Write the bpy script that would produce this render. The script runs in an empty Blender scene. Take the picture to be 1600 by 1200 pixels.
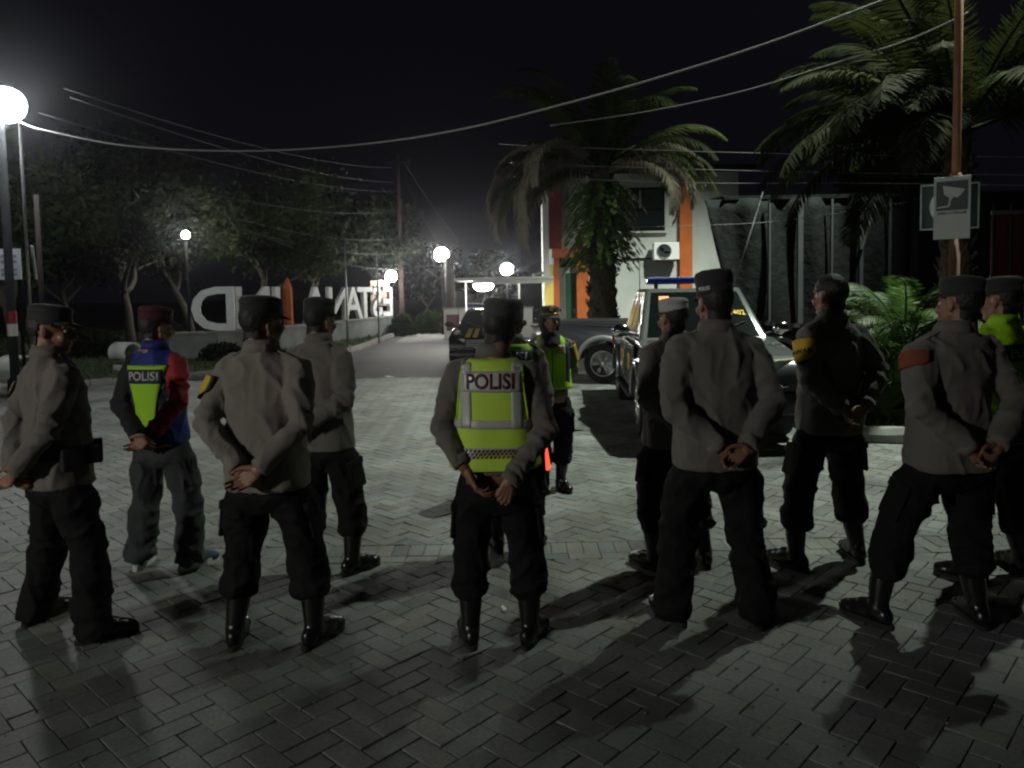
import bpy, bmesh, math, random
import numpy as np
from mathutils import Vector, Matrix, noise
from mathutils.bvhtree import BVHTree

SC = bpy.context.scene
COL = SC.collection
R = math.radians
random.seed(7)
RNG = np.random.default_rng(11)

# ------------------------------------------------------------------ camera
PITCH, ROLL, CAM_H = R(3.5), R(1.0), 1.74
SHIFT = 145 - 1180 * math.tan(PITCH)          # the photograph is cropped a little off the lens axis
cd = bpy.data.cameras.new("camera")
cam = bpy.data.objects.new("camera", cd)
COL.objects.link(cam)
_f = Vector((0, math.cos(PITCH), -math.sin(PITCH)))
_r0 = Vector((1, 0, 0)); _u0 = _r0.cross(_f)
_r = _r0 * math.cos(ROLL) - _u0 * math.sin(ROLL)
_u = _u0 * math.cos(ROLL) + _r0 * math.sin(ROLL)
cam.matrix_world = Matrix(((_r.x, _u.x, -_f.x, 0), (_r.y, _u.y, -_f.y, 0), (_r.z, _u.z, -_f.z, CAM_H), (0, 0, 0, 1)))
cd.sensor_width = 36.0
cd.lens = 1180 / 1600 * 36
cd.shift_y = -SHIFT / 1600
cd.clip_start = 0.05
cd.clip_end = 2000
SC.camera = cam

# ------------------------------------------------------------------ night sky
w = bpy.data.worlds.new("World"); SC.world = w; w.use_nodes = True
nt = w.node_tree; nt.nodes.clear()
out = nt.nodes.new("ShaderNodeOutputWorld"); bg = nt.nodes.new("ShaderNodeBackground")
bg.inputs[0].default_value = (0.62, 0.56, 0.92, 1); bg.inputs[1].default_value = 0.0032
nt.links.new(bg.outputs[0], out.inputs[0])

vs = SC.view_settings
vs.view_transform = 'Standard'; vs.look = 'None'; vs.gamma = 1.0; vs.exposure = 0.25
vs.use_curve_mapping = False
SC.render.engine = 'CYCLES'
cy = SC.cycles
cy.use_denoising = True
try: cy.denoiser = 'OPENIMAGEDENOISE'
except Exception: pass
cy.max_bounces = 5; cy.diffuse_bounces = 3; cy.glossy_bounces = 3; cy.transmission_bounces = 3
cy.caustics_reflective = False; cy.caustics_refractive = False
cy.sample_clamp_indirect = 4.0; cy.volume_bounces = 0; cy.use_light_tree = True
cy.filter_width = 2.2

# ------------------------------------------------------------------ lamps that light the square
# (light data only; the lamp posts that carry them are built further down)
FLOOD_AT = (9.4, 12.4, 16.0)       # tall floodlight mast right of the square
FLOOD_W = 14000
LEFT_AT = (-8.43, 13.0, 5.07)      # street lamp at the left edge
LEFT_W = 380
BACK_AT = (-6.8, -1.8, 2.9)        # street lamp behind the photographer
BACK_W = 640

def lamp_light(name, parent, loc, watts, color=(1.0, 0.97, 0.9), radius=0.12, spot=None, blend=0.6, aim=None):
    ld = bpy.data.lights.new(name, 'SPOT' if spot else 'POINT')
    ld.energy = watts; ld.color = color; ld.shadow_soft_size = radius
    if spot: ld.spot_size = R(spot); ld.spot_blend = blend
    o = bpy.data.objects.new(name, ld); COL.objects.link(o)
    o.location = loc
    if aim is not None:
        o.rotation_euler = Vector(aim).to_track_quat('-Z', 'Y').to_euler()
    if parent is not None: o.parent = parent
    return o

# ------------------------------------------------------------------ materials
MATS = {}
def mat(name, col, rough=0.7, metal=0.0, noise_amt=0.0, noise_scale=8.0, bump=0.0, bump_scale=40.0,
        emit=None, emit_s=0.0, spec=0.5, sheen=0.0, col2=None, detail=4.0, coat=0.0, transl=0.0, dist=0.02, ridge=0.0, ridge_scale=7.0):
    if name in MATS: return MATS[name]
    m = bpy.data.materials.new(name); m.use_nodes = True
    n = m.node_tree; p = n.nodes["Principled BSDF"]
    p.inputs['Base Color'].default_value = (*col, 1)
    p.inputs['Roughness'].default_value = rough
    p.inputs['Metallic'].default_value = metal
    p.inputs['Specular IOR Level'].default_value = spec
    p.inputs['Sheen Weight'].default_value = sheen
    p.inputs['Coat Weight'].default_value = coat
    if emit is not None:
        p.inputs['Emission Color'].default_value = (*emit, 1); p.inputs['Emission Strength'].default_value = emit_s
    tc = n.nodes.new("ShaderNodeTexCoord")
    if noise_amt > 0:
        nz = n.nodes.new("ShaderNodeTexNoise"); nz.inputs['Scale'].default_value = noise_scale
        nz.inputs['Detail'].default_value = detail
        n.links.new(tc.outputs['Object'], nz.inputs['Vector'])
        mp = n.nodes.new("ShaderNodeMapRange")
        mp.inputs['From Min'].default_value = 0.3; mp.inputs['From Max'].default_value = 0.7
        n.links.new(nz.outputs['Fac'], mp.inputs['Value'])
        mx = n.nodes.new("ShaderNodeMix"); mx.data_type = 'RGBA'
        c2 = col2 if col2 is not None else tuple(c * (1 - noise_amt) for c in col)
        mx.inputs['A'].default_value = (*col, 1); mx.inputs['B'].default_value = (*c2, 1)
        n.links.new(mp.outputs['Result'], mx.inputs['Factor'])
        n.links.new(mx.outputs['Result'], p.inputs['Base Color'])
    if bump > 0:
        nb = n.nodes.new("ShaderNodeTexNoise"); nb.inputs['Scale'].default_value = bump_scale
        nb.inputs['Detail'].default_value = 3
        n.links.new(tc.outputs['Object'], nb.inputs['Vector'])
        bp = n.nodes.new("ShaderNodeBump"); bp.inputs['Strength'].default_value = bump; bp.inputs['Distance'].default_value = dist
        n.links.new(nb.outputs['Fac'], bp.inputs['Height']); n.links.new(bp.outputs['Normal'], p.inputs['Normal'])
    if ridge > 0:      # sharp cloth creases
        nr = n.nodes.new("ShaderNodeTexNoise"); nr.noise_type = 'RIDGED_MULTIFRACTAL'; nr.inputs['Scale'].default_value = ridge_scale
        nr.inputs['Detail'].default_value = 2.0; nr.inputs['Distortion'].default_value = .5
        mpn = n.nodes.new("ShaderNodeMapping"); mpn.inputs['Scale'].default_value = (1.0, 1.0, .62); mpn.inputs['Rotation'].default_value = (0, .5, 0)
        n.links.new(tc.outputs['Object'], mpn.inputs['Vector']); n.links.new(mpn.outputs['Vector'], nr.inputs['Vector'])
        b2 = n.nodes.new("ShaderNodeBump"); b2.inputs['Strength'].default_value = ridge; b2.inputs['Distance'].default_value = .012
        n.links.new(nr.outputs['Fac'], b2.inputs['Height'])
        if bump > 0: n.links.new(bp.outputs['Normal'], b2.inputs['Normal'])
        n.links.new(b2.outputs['Normal'], p.inputs['Normal'])
    if transl > 0:
        o = [x for x in n.nodes if x.type == 'OUTPUT_MATERIAL'][0]
        t = n.nodes.new("ShaderNodeBsdfTranslucent"); t.inputs['Color'].default_value = (*[c * 1.2 for c in col], 1)
        ms = n.nodes.new("ShaderNodeMixShader"); ms.inputs['Fac'].default_value = transl
        n.links.new(p.outputs[0], ms.inputs[1]); n.links.new(t.outputs[0], ms.inputs[2]); n.links.new(ms.outputs[0], o.inputs['Surface'])
    MATS[name] = m
    return m

M = {}
def defmats():
    M['shirt'] = mat('uniform_shirt_cloth', (0.165, 0.154, 0.132), 0.85, ridge=.55, noise_amt=.22, noise_scale=5, bump=.25, bump_scale=26, dist=.012, sheen=.15, spec=.2)
    M['shirt_pale'] = mat('uniform_shirt_cloth_pale', (0.215, 0.20, 0.168), 0.85, ridge=.55, noise_amt=.2, noise_scale=5, bump=.25, bump_scale=26, dist=.012, sheen=.15, spec=.2)  # paler tone of the uniform shirt cloth
    M['trouser'] = mat('black_trouser_cloth', (0.010, 0.0095, 0.0095), 0.85, ridge=.6, ridge_scale=9.0, noise_amt=.3, bump=.4, bump_scale=18, dist=.015, spec=.2)
    M['trouser_grey'] = mat('grey_trouser_cloth', (0.055, 0.062, 0.06), 0.85, ridge=.5, ridge_scale=8.0, noise_amt=.25, bump=.3, bump_scale=18, dist=.012, spec=.2)
    M['boot'] = mat('black_boot_leather', (0.010, 0.010, 0.010), 0.28, bump=.3, bump_scale=60, dist=.004)
    M['sole'] = mat('black_rubber', (0.014, 0.014, 0.013), 0.8)
    M['sneaker'] = mat('blue_sneaker_cloth', (0.02, 0.05, 0.10), 0.7)
    M['white_rubber'] = mat('white_rubber', (0.62, 0.62, 0.6), 0.6)
    M['skin'] = mat('brown_skin', (0.30, 0.155, 0.098), 0.5, noise_amt=.2, noise_scale=18, bump=.15, bump_scale=120, dist=.003)
    M['hair'] = mat('black_hair', (0.010, 0.009, 0.008), 0.6, bump=.6, bump_scale=150, dist=.004)
    M['cap'] = mat('black_cap_cloth', (0.018, 0.021, 0.020), 0.85, bump=.3, bump_scale=60, dist=.004, sheen=.1)
    M['cap_green'] = mat('dark_olive_cap_cloth', (0.045, 0.052, 0.042), 0.85, bump=.3, bump_scale=60, dist=.004, sheen=.2)
    M['cap_maroon'] = mat('maroon_cap_cloth', (0.06, 0.008, 0.014), 0.85, bump=.3, bump_scale=60, dist=.004)
    M['cap_white'] = mat('white_cap_cloth', (0.45, 0.45, 0.44), 0.75, noise_amt=.15)
    M['gold'] = mat('gold_braid', (0.65, 0.42, 0.08), 0.35, metal=.8)
    M['white'] = mat('white_print', (0.75, 0.75, 0.73), 0.6)
    M['lime'] = mat('lime_vest_cloth', (0.58, 0.84, 0.08), 0.7, ridge=.35, ridge_scale=5.0, noise_amt=.15, noise_scale=7, bump=.2, bump_scale=20, dist=.01)
    M['lime_deep'] = mat('lime_jacket_cloth', (0.36, 0.70, 0.012), 0.7, noise_amt=.15, noise_scale=7, bump=.2, bump_scale=20, dist=.01)
    M['reflect'] = mat('silver_reflective_tape', (0.52, 0.53, 0.49), 0.4, metal=.15, bump=.1, bump_scale=60)
    M['maroon'] = mat('maroon_print', (0.09, 0.012, 0.025), 0.6)
    M['navy'] = mat('navy_cloth', (0.012, 0.022, 0.045), 0.75)
    M['blue'] = mat('blue_jacket_cloth', (0.012, 0.022, 0.19), 0.75, noise_amt=.2, bump=.25, bump_scale=22, dist=.012)
    M['red'] = mat('red_jacket_cloth', (0.36, 0.012, 0.022), 0.75, noise_amt=.2, bump=.25, bump_scale=22, dist=.012)
    M['black'] = mat('black_cloth', (0.012, 0.012, 0.013), 0.85, bump=.3, bump_scale=26, dist=.012)
    M['yellow'] = mat('yellow_cloth', (0.62, 0.42, 0.02), 0.7, noise_amt=.12)
    M['orange_patch'] = mat('rust_patch', (0.22, 0.055, 0.02), 0.8, noise_amt=.3, noise_scale=30)
    M['tan'] = mat('tan_patch', (0.42, 0.33, 0.2), 0.7)
    M['eye'] = mat('eye_white', (0.6, 0.57, 0.52), 0.3)
    M['iris'] = mat('dark_iris', (0.012, 0.008, 0.006), 0.2)
    M['lip'] = mat('lip', (0.2, 0.07, 0.055), 0.5)
    M['steel'] = mat('steel', (0.5, 0.5, 0.5), 0.3, metal=1)
    M['galv'] = mat('galvanised_steel', (0.22, 0.23, 0.23), 0.5, metal=.6, noise_amt=.3, noise_scale=14)
defmats()

# ------------------------------------------------------------------ mesh helpers
def link(o, parent=None):
    COL.objects.link(o)
    if parent is not None: o.parent = parent
    return o

def tag(o, label=None, cat=None, group=None, kind=None):
    if label: o['label'] = label
    if cat: o['category'] = cat
    if group: o['group'] = group
    if kind: o['kind'] = kind
    return o

def thing(name, label, cat, loc=(0, 0, 0), rz=0.0, group=None, scale=1.0):
    o = bpy.data.objects.new(name, None); COL.objects.link(o)
    o.location = loc; o.rotation_euler = (0, 0, rz); o.scale = (scale,) * 3
    o.empty_display_size = 0.1
    return tag(o, label, cat, group)

class MB:
    """collects verts and faces for ONE mesh"""
    def __init__(s): s.v = []; s.f = []; s.mi = []
    def add(s, vs, fs, mi=0):
        b = len(s.v); s.v.extend([tuple(p) for p in vs]); s.f.extend([tuple(i + b for i in f) for f in fs]); s.mi.extend([mi] * len(fs)); return s
    def box(s, c, size, rot=None, mi=0):
        hx, hy, hz = [k / 2 for k in size]
        vs = [Vector((x, y, z)) for x in (-hx, hx) for y in (-hy, hy) for z in (-hz, hz)]
        if rot is not None: vs = [rot @ p for p in vs]
        c = Vector(c)
        return s.add([p + c for p in vs], [(0, 1, 3, 2), (4, 6, 7, 5), (0, 4, 5, 1), (2, 3, 7, 6), (0, 2, 6, 4), (1, 5, 7, 3)], mi)
    def tube(s, pts, rad, n=10, cap=True, mi=0, flat=None, up=None):
        """tapered tube; flat = (a,b) radii factors for an oval"""
        pts = [Vector(p) for p in pts]
        if not hasattr(rad, '__len__'): rad = [rad] * len(pts)
        rings = []; prev = None
        for i, p in enumerate(pts):
            t = (pts[min(i + 1, len(pts) - 1)] - pts[max(i - 1, 0)])
            if t.length < 1e-9: t = Vector((0, 0, 1))
            t.normalize()
            if prev is None:
                a = Vector(up) if up is not None else (Vector((0, 0, 1)) if abs(t.z) < .9 else Vector((1, 0, 0)))
                x = t.cross(a).normalized()
            else:
                x = (prev - t * prev.dot(t)).normalized()
            prev = x; y = t.cross(x)
            fa, fb = flat if flat else (1, 1)
            rings.append([p + (x * math.cos(k * 2 * math.pi / n) * fa + y * math.sin(k * 2 * math.pi / n) * fb) * rad[i] for k in range(n)])
        vs = [q for r_ in rings for q in r_]; fs = []
        for i in range(len(rings) - 1):
            for k in range(n):
                fs.append((i * n + k, i * n + (k + 1) % n, (i + 1) * n + (k + 1) % n, (i + 1) * n + k))
        if cap:
            fs.append(tuple(range(n - 1, -1, -1))); m = (len(rings) - 1) * n; fs.append(tuple(range(m, m + n)))
        return s.add(vs, fs, mi)
    def capsule(s, a, b, ra, rb, n=10):
        a, b = Vector(a), Vector(b); d = (b - a)
        if d.length < 1e-6: d = Vector((0, 0, 1e-3))
        t = d.normalized(); pts = []; rs = []
        for k in (-.95, -.7, -.35): pts.append(a + t * ra * k); rs.append(ra * math.sqrt(1 - k * k))
        pts.append(a); rs.append(ra); pts.append(b); rs.append(rb)
        for k in (.35, .7, .95): pts.append(b + t * rb * k); rs.append(rb * math.sqrt(1 - k * k))
        return s.tube(pts, rs, n)
    def ball(s, c, r, n=14, m=9, mi=0, rot=None):
        if not hasattr(r, '__len__'): r = (r, r, r)
        vs = []; c = Vector(c)
        for i in range(1, m):
            ph = math.pi * i / m
            for k in range(n):
                a = 2 * math.pi * k / n
                p = Vector((r[0] * math.sin(ph) * math.cos(a), r[1] * math.sin(ph) * math.sin(a), r[2] * math.cos(ph)))
                vs.append((rot @ p if rot is not None else p) + c)
        tp, bt = Vector((0, 0, r[2])), Vector((0, 0, -r[2]))
        if rot is not None: tp, bt = rot @ tp, rot @ bt
        vs += [c + tp, c + bt]; fs = []
        for i in range(m - 2):
            for k in range(n):
                fs.append((i * n + k, (i + 1) * n + k, (i + 1) * n + (k + 1) % n, i * n + (k + 1) % n))
        T = (m - 1) * n
        for k in range(n):
            fs.append((T, k, (k + 1) % n)); fs.append((T + 1, (m - 2) * n + (k + 1) % n, (m - 2) * n + k))
        return s.add(vs, fs, mi)
    def rings(s, rings, cap=True, closed=True, mi=0):
        n = len(rings[0]); vs = [q for r_ in rings for q in r_]; fs = []
        for i in range(len(rings) - 1):
            for k in range(n if closed else n - 1):
                fs.append((i * n + k, i * n + (k + 1) % n, (i + 1) * n + (k + 1) % n, (i + 1) * n + k))
        if cap:
            fs.append(tuple(range(n - 1, -1, -1))); m = (len(rings) - 1) * n; fs.append(tuple(range(m, m + n)))
        return s.add(vs, fs, mi)
    def prism(s, poly, d0, d1, axes=(0, 2, 1), mi=0):
        """poly: 2-D outline; axes: which world axes the outline's u, v and the depth take"""
        n = len(poly); vs = []
        for d in (d0, d1):
            for (u_, v_) in poly:
                p = [0, 0, 0]; p[axes[0]] = u_; p[axes[1]] = v_; p[axes[2]] = d; vs.append(tuple(p))
        fs = [tuple(range(n)), tuple(range(2 * n - 1, n - 1, -1))]
        for k in range(n): fs.append((k, (k + 1) % n, n + (k + 1) % n, n + k)[::-1])
        return s.add(vs, fs, mi)
    def lathe(s, prof, n=24, sx=1, sy=1, c=(0, 0, 0), cap=True, mi=0):
        return s.rings([[(c[0] + r_ * sx * math.cos(2 * math.pi * k / n), c[1] + r_ * sy * math.sin(2 * math.pi * k / n), c[2] + z) for k in range(n)] for (r_, z) in prof], cap, mi=mi)
    def xform(s, mtx):
        s.v = [tuple(mtx @ Vector(p)) for p in s.v]; return s
    def mesh(s, name, mats=None, smooth=False, fix=True):
        me = bpy.data.meshes.new(name); me.from_pydata(s.v, [], s.f)
        for m_ in (mats or []): me.materials.append(m_)
        if len(set(s.mi)) > 1: me.polygons.foreach_set('material_index', s.mi)
        if fix:
            b = bmesh.new(); b.from_mesh(me); bmesh.ops.recalc_face_normals(b, faces=b.faces); b.to_mesh(me); b.free()
        if smooth: me.polygons.foreach_set('use_smooth', [True] * len(me.polygons))
        me.update(); return me
    def build(s, name, mats, parent=None, smooth=False, bevel=0, fix=True, seg=2):
        if not isinstance(mats, (list, tuple)): mats = [mats]
        o = bpy.data.objects.new(name, s.mesh(name, mats, smooth, fix)); link(o, parent)
        if bevel:
            md = o.modifiers.new('bevel', 'BEVEL'); md.width = bevel; md.segments = seg; md.limit_method = 'ANGLE'; md.angle_limit = R(40)
            o.data.polygons.foreach_set('use_smooth', [True] * len(o.data.polygons))
            wn = o.modifiers.new('wn', 'WEIGHTED_NORMAL')
        return o

def obj_from(me, name, parent=None, mats=None):
    o = bpy.data.objects.new(name, me); link(o, parent)
    if mats:
        me.materials.clear()
        for m_ in mats: me.materials.append(m_)
    return o

def remesh(mb, voxel, smooth=3, fac=.5, name='tmp'):
    me = mb.mesh(name); o = bpy.data.objects.new('tmp_remesh', me); COL.objects.link(o)
    md = o.modifiers.new('r', 'REMESH'); md.mode = 'VOXEL'; md.voxel_size = voxel
    if smooth:
        ms = o.modifiers.new('s', 'SMOOTH'); ms.iterations = smooth; ms.factor = fac
    bpy.context.view_layer.update()
    dg = bpy.context.evaluated_depsgraph_get()
    m2 = bpy.data.meshes.new_from_object(o.evaluated_get(dg)); m2.name = name
    bpy.data.objects.remove(o); bpy.data.meshes.remove(me)
    m2.polygons.foreach_set('use_smooth', [True] * len(m2.polygons))
    return m2

def get_co(me):
    a = np.empty(len(me.vertices) * 3); me.vertices.foreach_get('co', a); return a.reshape(-1, 3)
def set_co(me, a):
    me.vertices.foreach_set('co', np.ascontiguousarray(a).ravel()); me.update()
def get_no(me):
    a = np.empty(len(me.vertices) * 3); me.vertex_normals.foreach_get('vector', a); return a.reshape(-1, 3)

def text_mesh(body, size=1.0, extrude=0.0, bold=0.0, align='CENTER', spacing=1.0):
    cu = bpy.data.curves.new('txt', 'FONT'); cu.body = body; cu.size = size; cu.extrude = extrude; cu.offset = bold
    cu.align_x = align; cu.align_y = 'CENTER'; cu.space_character = spacing; cu.resolution_u = 3
    o = bpy.data.objects.new('txt', cu); COL.objects.link(o)
    bpy.context.view_layer.update()
    me = bpy.data.meshes.new_from_object(o.evaluated_get(bpy.context.evaluated_depsgraph_get()))
    bpy.data.objects.remove(o); bpy.data.curves.remove(cu)
    return me

def at(x, y, Y):
    """a world point on the sight line of photo pixel (x, y) at distance Y - used to survey the place"""
    d = _f * 1180 + _r * (x - 800) - _u * (y - 600 + SHIFT)
    return Vector((0, 0, CAM_H)) + d * (Y / d.y)
# ------------------------------------------------------------------ ground, road, paving
def paver_material():
    m = bpy.data.materials.new('concrete_paver'); m.use_nodes = True
    n = m.node_tree; p = n.nodes['Principled BSDF']; L = n.links
    at_ = n.nodes.new('ShaderNodeAttribute'); at_.attribute_name = 'tint'
    tc = n.nodes.new('ShaderNodeTexCoord'); geo = n.nodes.new('ShaderNodeNewGeometry')
    n1 = n.nodes.new('ShaderNodeTexNoise'); n1.inputs['Scale'].default_value = 1.3; n1.inputs['Detail'].default_value = 5
    n2 = n.nodes.new('ShaderNodeTexNoise'); n2.inputs['Scale'].default_value = 55; n2.inputs['Detail'].default_value = 6
    L.new(geo.outputs['Position'], n1.inputs['Vector']); L.new(geo.outputs['Position'], n2.inputs['Vector'])
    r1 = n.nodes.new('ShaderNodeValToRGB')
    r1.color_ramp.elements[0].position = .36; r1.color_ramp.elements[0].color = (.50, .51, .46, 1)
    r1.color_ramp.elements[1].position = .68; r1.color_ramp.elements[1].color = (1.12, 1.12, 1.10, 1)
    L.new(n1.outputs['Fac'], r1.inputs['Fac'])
    r2 = n.nodes.new('ShaderNodeValToRGB')
    r2.color_ramp.elements[0].position = .3; r2.color_ramp.elements[0].color = (.7, .7, .7, 1)
    r2.color_ramp.elements[1].position = .7; r2.color_ramp.elements[1].color = (1.1, 1.1, 1.1, 1)
    L.new(n2.outputs['Fac'], r2.inputs['Fac'])
    def mul(a, b):
        x = n.nodes.new('ShaderNodeMix'); x.data_type = 'RGBA'; x.blend_type = 'MULTIPLY'; x.inputs['Factor'].default_value = 1
        L.new(a, x.inputs['A']); L.new(b, x.inputs['B']); return x.outputs['Result']
    c = mul(mul(at_.outputs['Color'], r1.outputs['Color']), r2.outputs['Color'])
    L.new(c, p.inputs['Base Color'])
    mr = n.nodes.new('ShaderNodeMapRange'); mr.inputs['To Min'].default_value = .42; mr.inputs['To Max'].default_value = .8
    L.new(n1.outputs['Fac'], mr.inputs['Value']); L.new(mr.outputs['Result'], p.inputs['Roughness'])
    bp = n.nodes.new('ShaderNodeBump'); bp.inputs['Strength'].default_value = .5; bp.inputs['Distance'].default_value = .004
    L.new(n2.outputs['Fac'], bp.inputs['Height']); L.new(bp.outputs['Normal'], p.inputs['Normal'])
    return m
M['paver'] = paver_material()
M['bed'] = mat('dark_joint_sand', (0.085, 0.085, 0.075), .95, noise_amt=.4, noise_scale=20)
M['asphalt'] = mat('worn_asphalt', (0.075, 0.078, 0.075), .75, noise_amt=.35, noise_scale=.5, bump=.5, bump_scale=60, dist=.01, detail=8)
M['grass'] = mat('grass_blades', (0.06, 0.11, 0.025), .7, noise_amt=.5, noise_scale=1.5, transl=.2)
M['soil'] = mat('grassy_soil', (0.05, 0.062, 0.025), .95, noise_amt=.5, noise_scale=3, bump=.6, bump_scale=14, dist=.03)
M['concrete'] = mat('old_concrete', (0.3, 0.3, 0.27), .85, noise_amt=.45, noise_scale=4, bump=.5, bump_scale=22, dist=.01, detail=8)

def sheet(name, poly, z, m, kind='structure'):
    me = bpy.data.meshes.new(name); me.from_pydata([(x, y, z) for x, y in poly], [], [tuple(range(len(poly)))])
    me.materials.append(m); o = obj_from(me, name); tag(o, kind=kind); return o

g = sheet('ground', [(-300, -60), (300, -60), (300, 300), (-300, 300)], -.045, M['asphalt'])

# the paved square
PL, PW, JT = .214, .107, .004
Y_NEAR, Y_FAR = 1.2, 15.5
BAND0, BAND1 = 4.80, 5.13           # two rows of the border course
def in_view(x, y): return Y_NEAR < y < Y_FAR and abs(x) < .74 * y + 1.6
def clip(poly, axis, lim, keep_less):
    res = []
    for i in range(len(poly)):
        a, b = poly[i], poly[(i + 1) % len(poly)]
        ia = (a[axis] < lim) == keep_less; ib = (b[axis] < lim) == keep_less
        if ia: res.append(a)
        if ia != ib:
            t = (lim - a[axis]) / (b[axis] - a[axis]); res.append((a[0] + t * (b[0] - a[0]), a[1] + t * (b[1] - a[1])))
    return res
def paver_shape(poly, z=0.0, tilt=(0, 0)):
    """chamfered block over a convex outline"""
    cx = sum(p[0] for p in poly) / len(poly); cy_ = sum(p[1] for p in poly) / len(poly)
    def inset(k):
        r_ = []
        for (x, y) in poly:
            d = math.hypot(x - cx, y - cy_) or 1; s_ = max(0, 1 - k / d); r_.append((cx + (x - cx) * s_, cy_ + (y - cy_) * s_))
        return r_
    n = len(poly); o_ = inset(JT * .6); i_ = inset(JT * .6 + .005)
    hz = lambda x, y: z + tilt[0] * (x - cx) + tilt[1] * (y - cy_)
    vs = [(x, y, z - .03) for x, y in o_] + [(x, y, hz(x, y) - .004) for x, y in o_] + [(x, y, hz(x, y)) for x, y in i_]
    fs = []
    for k in range(n):
        fs.append((k, (k + 1) % n, n + (k + 1) % n, n + k)); fs.append((n + k, n + (k + 1) % n, 2 * n + (k + 1) % n, 2 * n + k))
    fs.append(tuple(range(2 * n, 3 * n)))
    return vs, fs
def tint():
    b = random.gauss(.225, .026); b = min(max(b, .14), .31); h = random.uniform(-.012, .012)
    if random.random() < .05: b *= .72
    return (b * .96 + h, b + .002, b * .95 - h, 1)

pavers = []                         # (polygon, is_whole, centre, angle)
c45 = math.cos(R(47)); s45 = math.sin(R(47))
def rot(u, v): return (c45 * u - s45 * v, s45 * u + c45 * v + 5.0)
N = 210
for i in range(-N, N):
    for j in range(-N, N):
        a = (i - j) % 4
        if a == 0: q = [(i, j), (i + 2, j), (i + 2, j + 1), (i, j + 1)]; ang = 47
        elif a == 3: q = [(i, j), (i + 1, j), (i + 1, j + 2), (i, j + 2)]; ang = 137
        else: continue
        c = rot(sum(p[0] for p in q) / 4 * PW, sum(p[1] for p in q) / 4 * PW)
        if not in_view(*c): continue
        poly = [rot(p[0] * PW, p[1] * PW) for p in q]
        ys = [p[1] for p in poly]; whole = True
        if min(ys) < BAND1 and max(ys) > BAND0:
            whole = False
            if c[1] < (BAND0 + BAND1) / 2: poly = clip(poly, 1, BAND0, True)
            else: poly = clip(poly, 1, BAND1, False)
            if len(poly) < 3: continue
            ar = abs(sum(poly[k][0] * poly[(k + 1) % len(poly)][1] - poly[(k + 1) % len(poly)][0] * poly[k][1] for k in range(len(poly)))) / 2
            if ar < .0012: continue
        pavers.append((poly, whole, c, ang))
# border course: a soldier row and a stretcher row
x = -8.0
while x < 8:
    pavers.append(([(x, BAND0 + .107), (x + PW, BAND0 + .107), (x + PW, BAND1 - .002), (x, BAND1 - .002)], False, (x + PW / 2, 5.0), 0)); x += PW
x = -8.0
while x < 8:
    pavers.append(([(x, BAND0), (x + PL, BAND0), (x + PL, BAND0 + .107), (x, BAND0 + .107)], True, (x + PL / 2, BAND0 + .05), 0)); x += PL
pavers = [p for p in pavers if abs(p[2][0]) < .74 * p[2][1] + 1.6]

plaza = sheet('paved_square', [(-14, -6), (14, -6), (14, Y_FAR + .2), (-9, Y_FAR + .2), (-14, 12)], -.009, M['bed'])
# nearest whole ones inside the frame become single pieces
def framed(c): return 2.15 < c[1] < 9 and abs(c[0]) < .685 * c[1]
near = sorted([k for k, p in enumerate(pavers) if p[1] and framed(p[2])], key=lambda k: pavers[k][2][1])[:300]
nearset = set(near)
var = []
for k in range(10):
    vs_, fs_ = paver_shape([(-PL / 2, -PW / 2), (PL / 2, -PW / 2), (PL / 2, PW / 2), (-PL / 2, PW / 2)], 0, (random.uniform(-.01, .01), random.uniform(-.02, .02)))
    me = bpy.data.meshes.new('paver'); me.from_pydata(vs_, [], fs_); me.materials.append(M['paver'])
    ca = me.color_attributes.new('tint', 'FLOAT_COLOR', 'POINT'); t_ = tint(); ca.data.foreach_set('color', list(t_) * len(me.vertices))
    var.append(me)
for k in near:
    poly, _, c, ang = pavers[k]
    o = bpy.data.objects.new('paver', random.choice(var)); COL.objects.link(o); o.parent = plaza
    o.location = (c[0], c[1], random.uniform(-.002, .002)); o.rotation_euler = (0, 0, R(ang + random.uniform(-.6, .6)))
V, Fc, Cc = [], [], []
for k, (poly, wh, c, ang) in enumerate(pavers):
    if k in nearset: continue
    vs_, fs_ = paver_shape(poly, random.uniform(-.002, .002), (random.uniform(-.014, .014), random.uniform(-.014, .014)))
    b = len(V); V += vs_; Fc += [tuple(i + b for i in f) for f in fs_]; Cc += list(tint()) * len(vs_)
me = bpy.data.meshes.new('paver_field'); me.from_pydata(V, [], Fc); me.materials.append(M['paver'])
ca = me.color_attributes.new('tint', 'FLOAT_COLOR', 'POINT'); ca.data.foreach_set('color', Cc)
o = obj_from(me, 'paver_field', plaza); o['kind'] = 'stuff'

# litter: a yellow wrapper, a pale scrap, a few pebbles
def scrap(name, loc, size, m, label, cat):
    mb = MB(); n = 5; vs_ = []
    for a in range(n):
        for b in range(n):
            u, v = a / (n - 1) - .5, b / (n - 1) - .5
            vs_.append((u * size[0], v * size[1], .006 + .012 * abs(math.sin(5 * u + 3 * v)) + .006 * math.cos(9 * v)))
    fs_ = [(a * n + b, a * n + b + 1, (a + 1) * n + b + 1, (a + 1) * n + b) for a in range(n - 1) for b in range(n - 1)]
    mb.add(vs_, fs_); o = mb.build(name, m, smooth=True); o.location = loc; o.rotation_euler = (0, 0, random.uniform(0, 3))
    md = o.modifiers.new('t', 'SOLIDIFY'); md.thickness = .0015
    return tag(o, label, cat)
pw = at(957, 908, 4.4)
scrap('crumpled_wrapper', (.585, 4.36, .003), (.05, .025), mat('yellow_foil', (.75, .42, .05), .25, metal=.5), 'small crumpled yellow wrapper on the paving near a boot shadow', 'wrapper')
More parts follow.
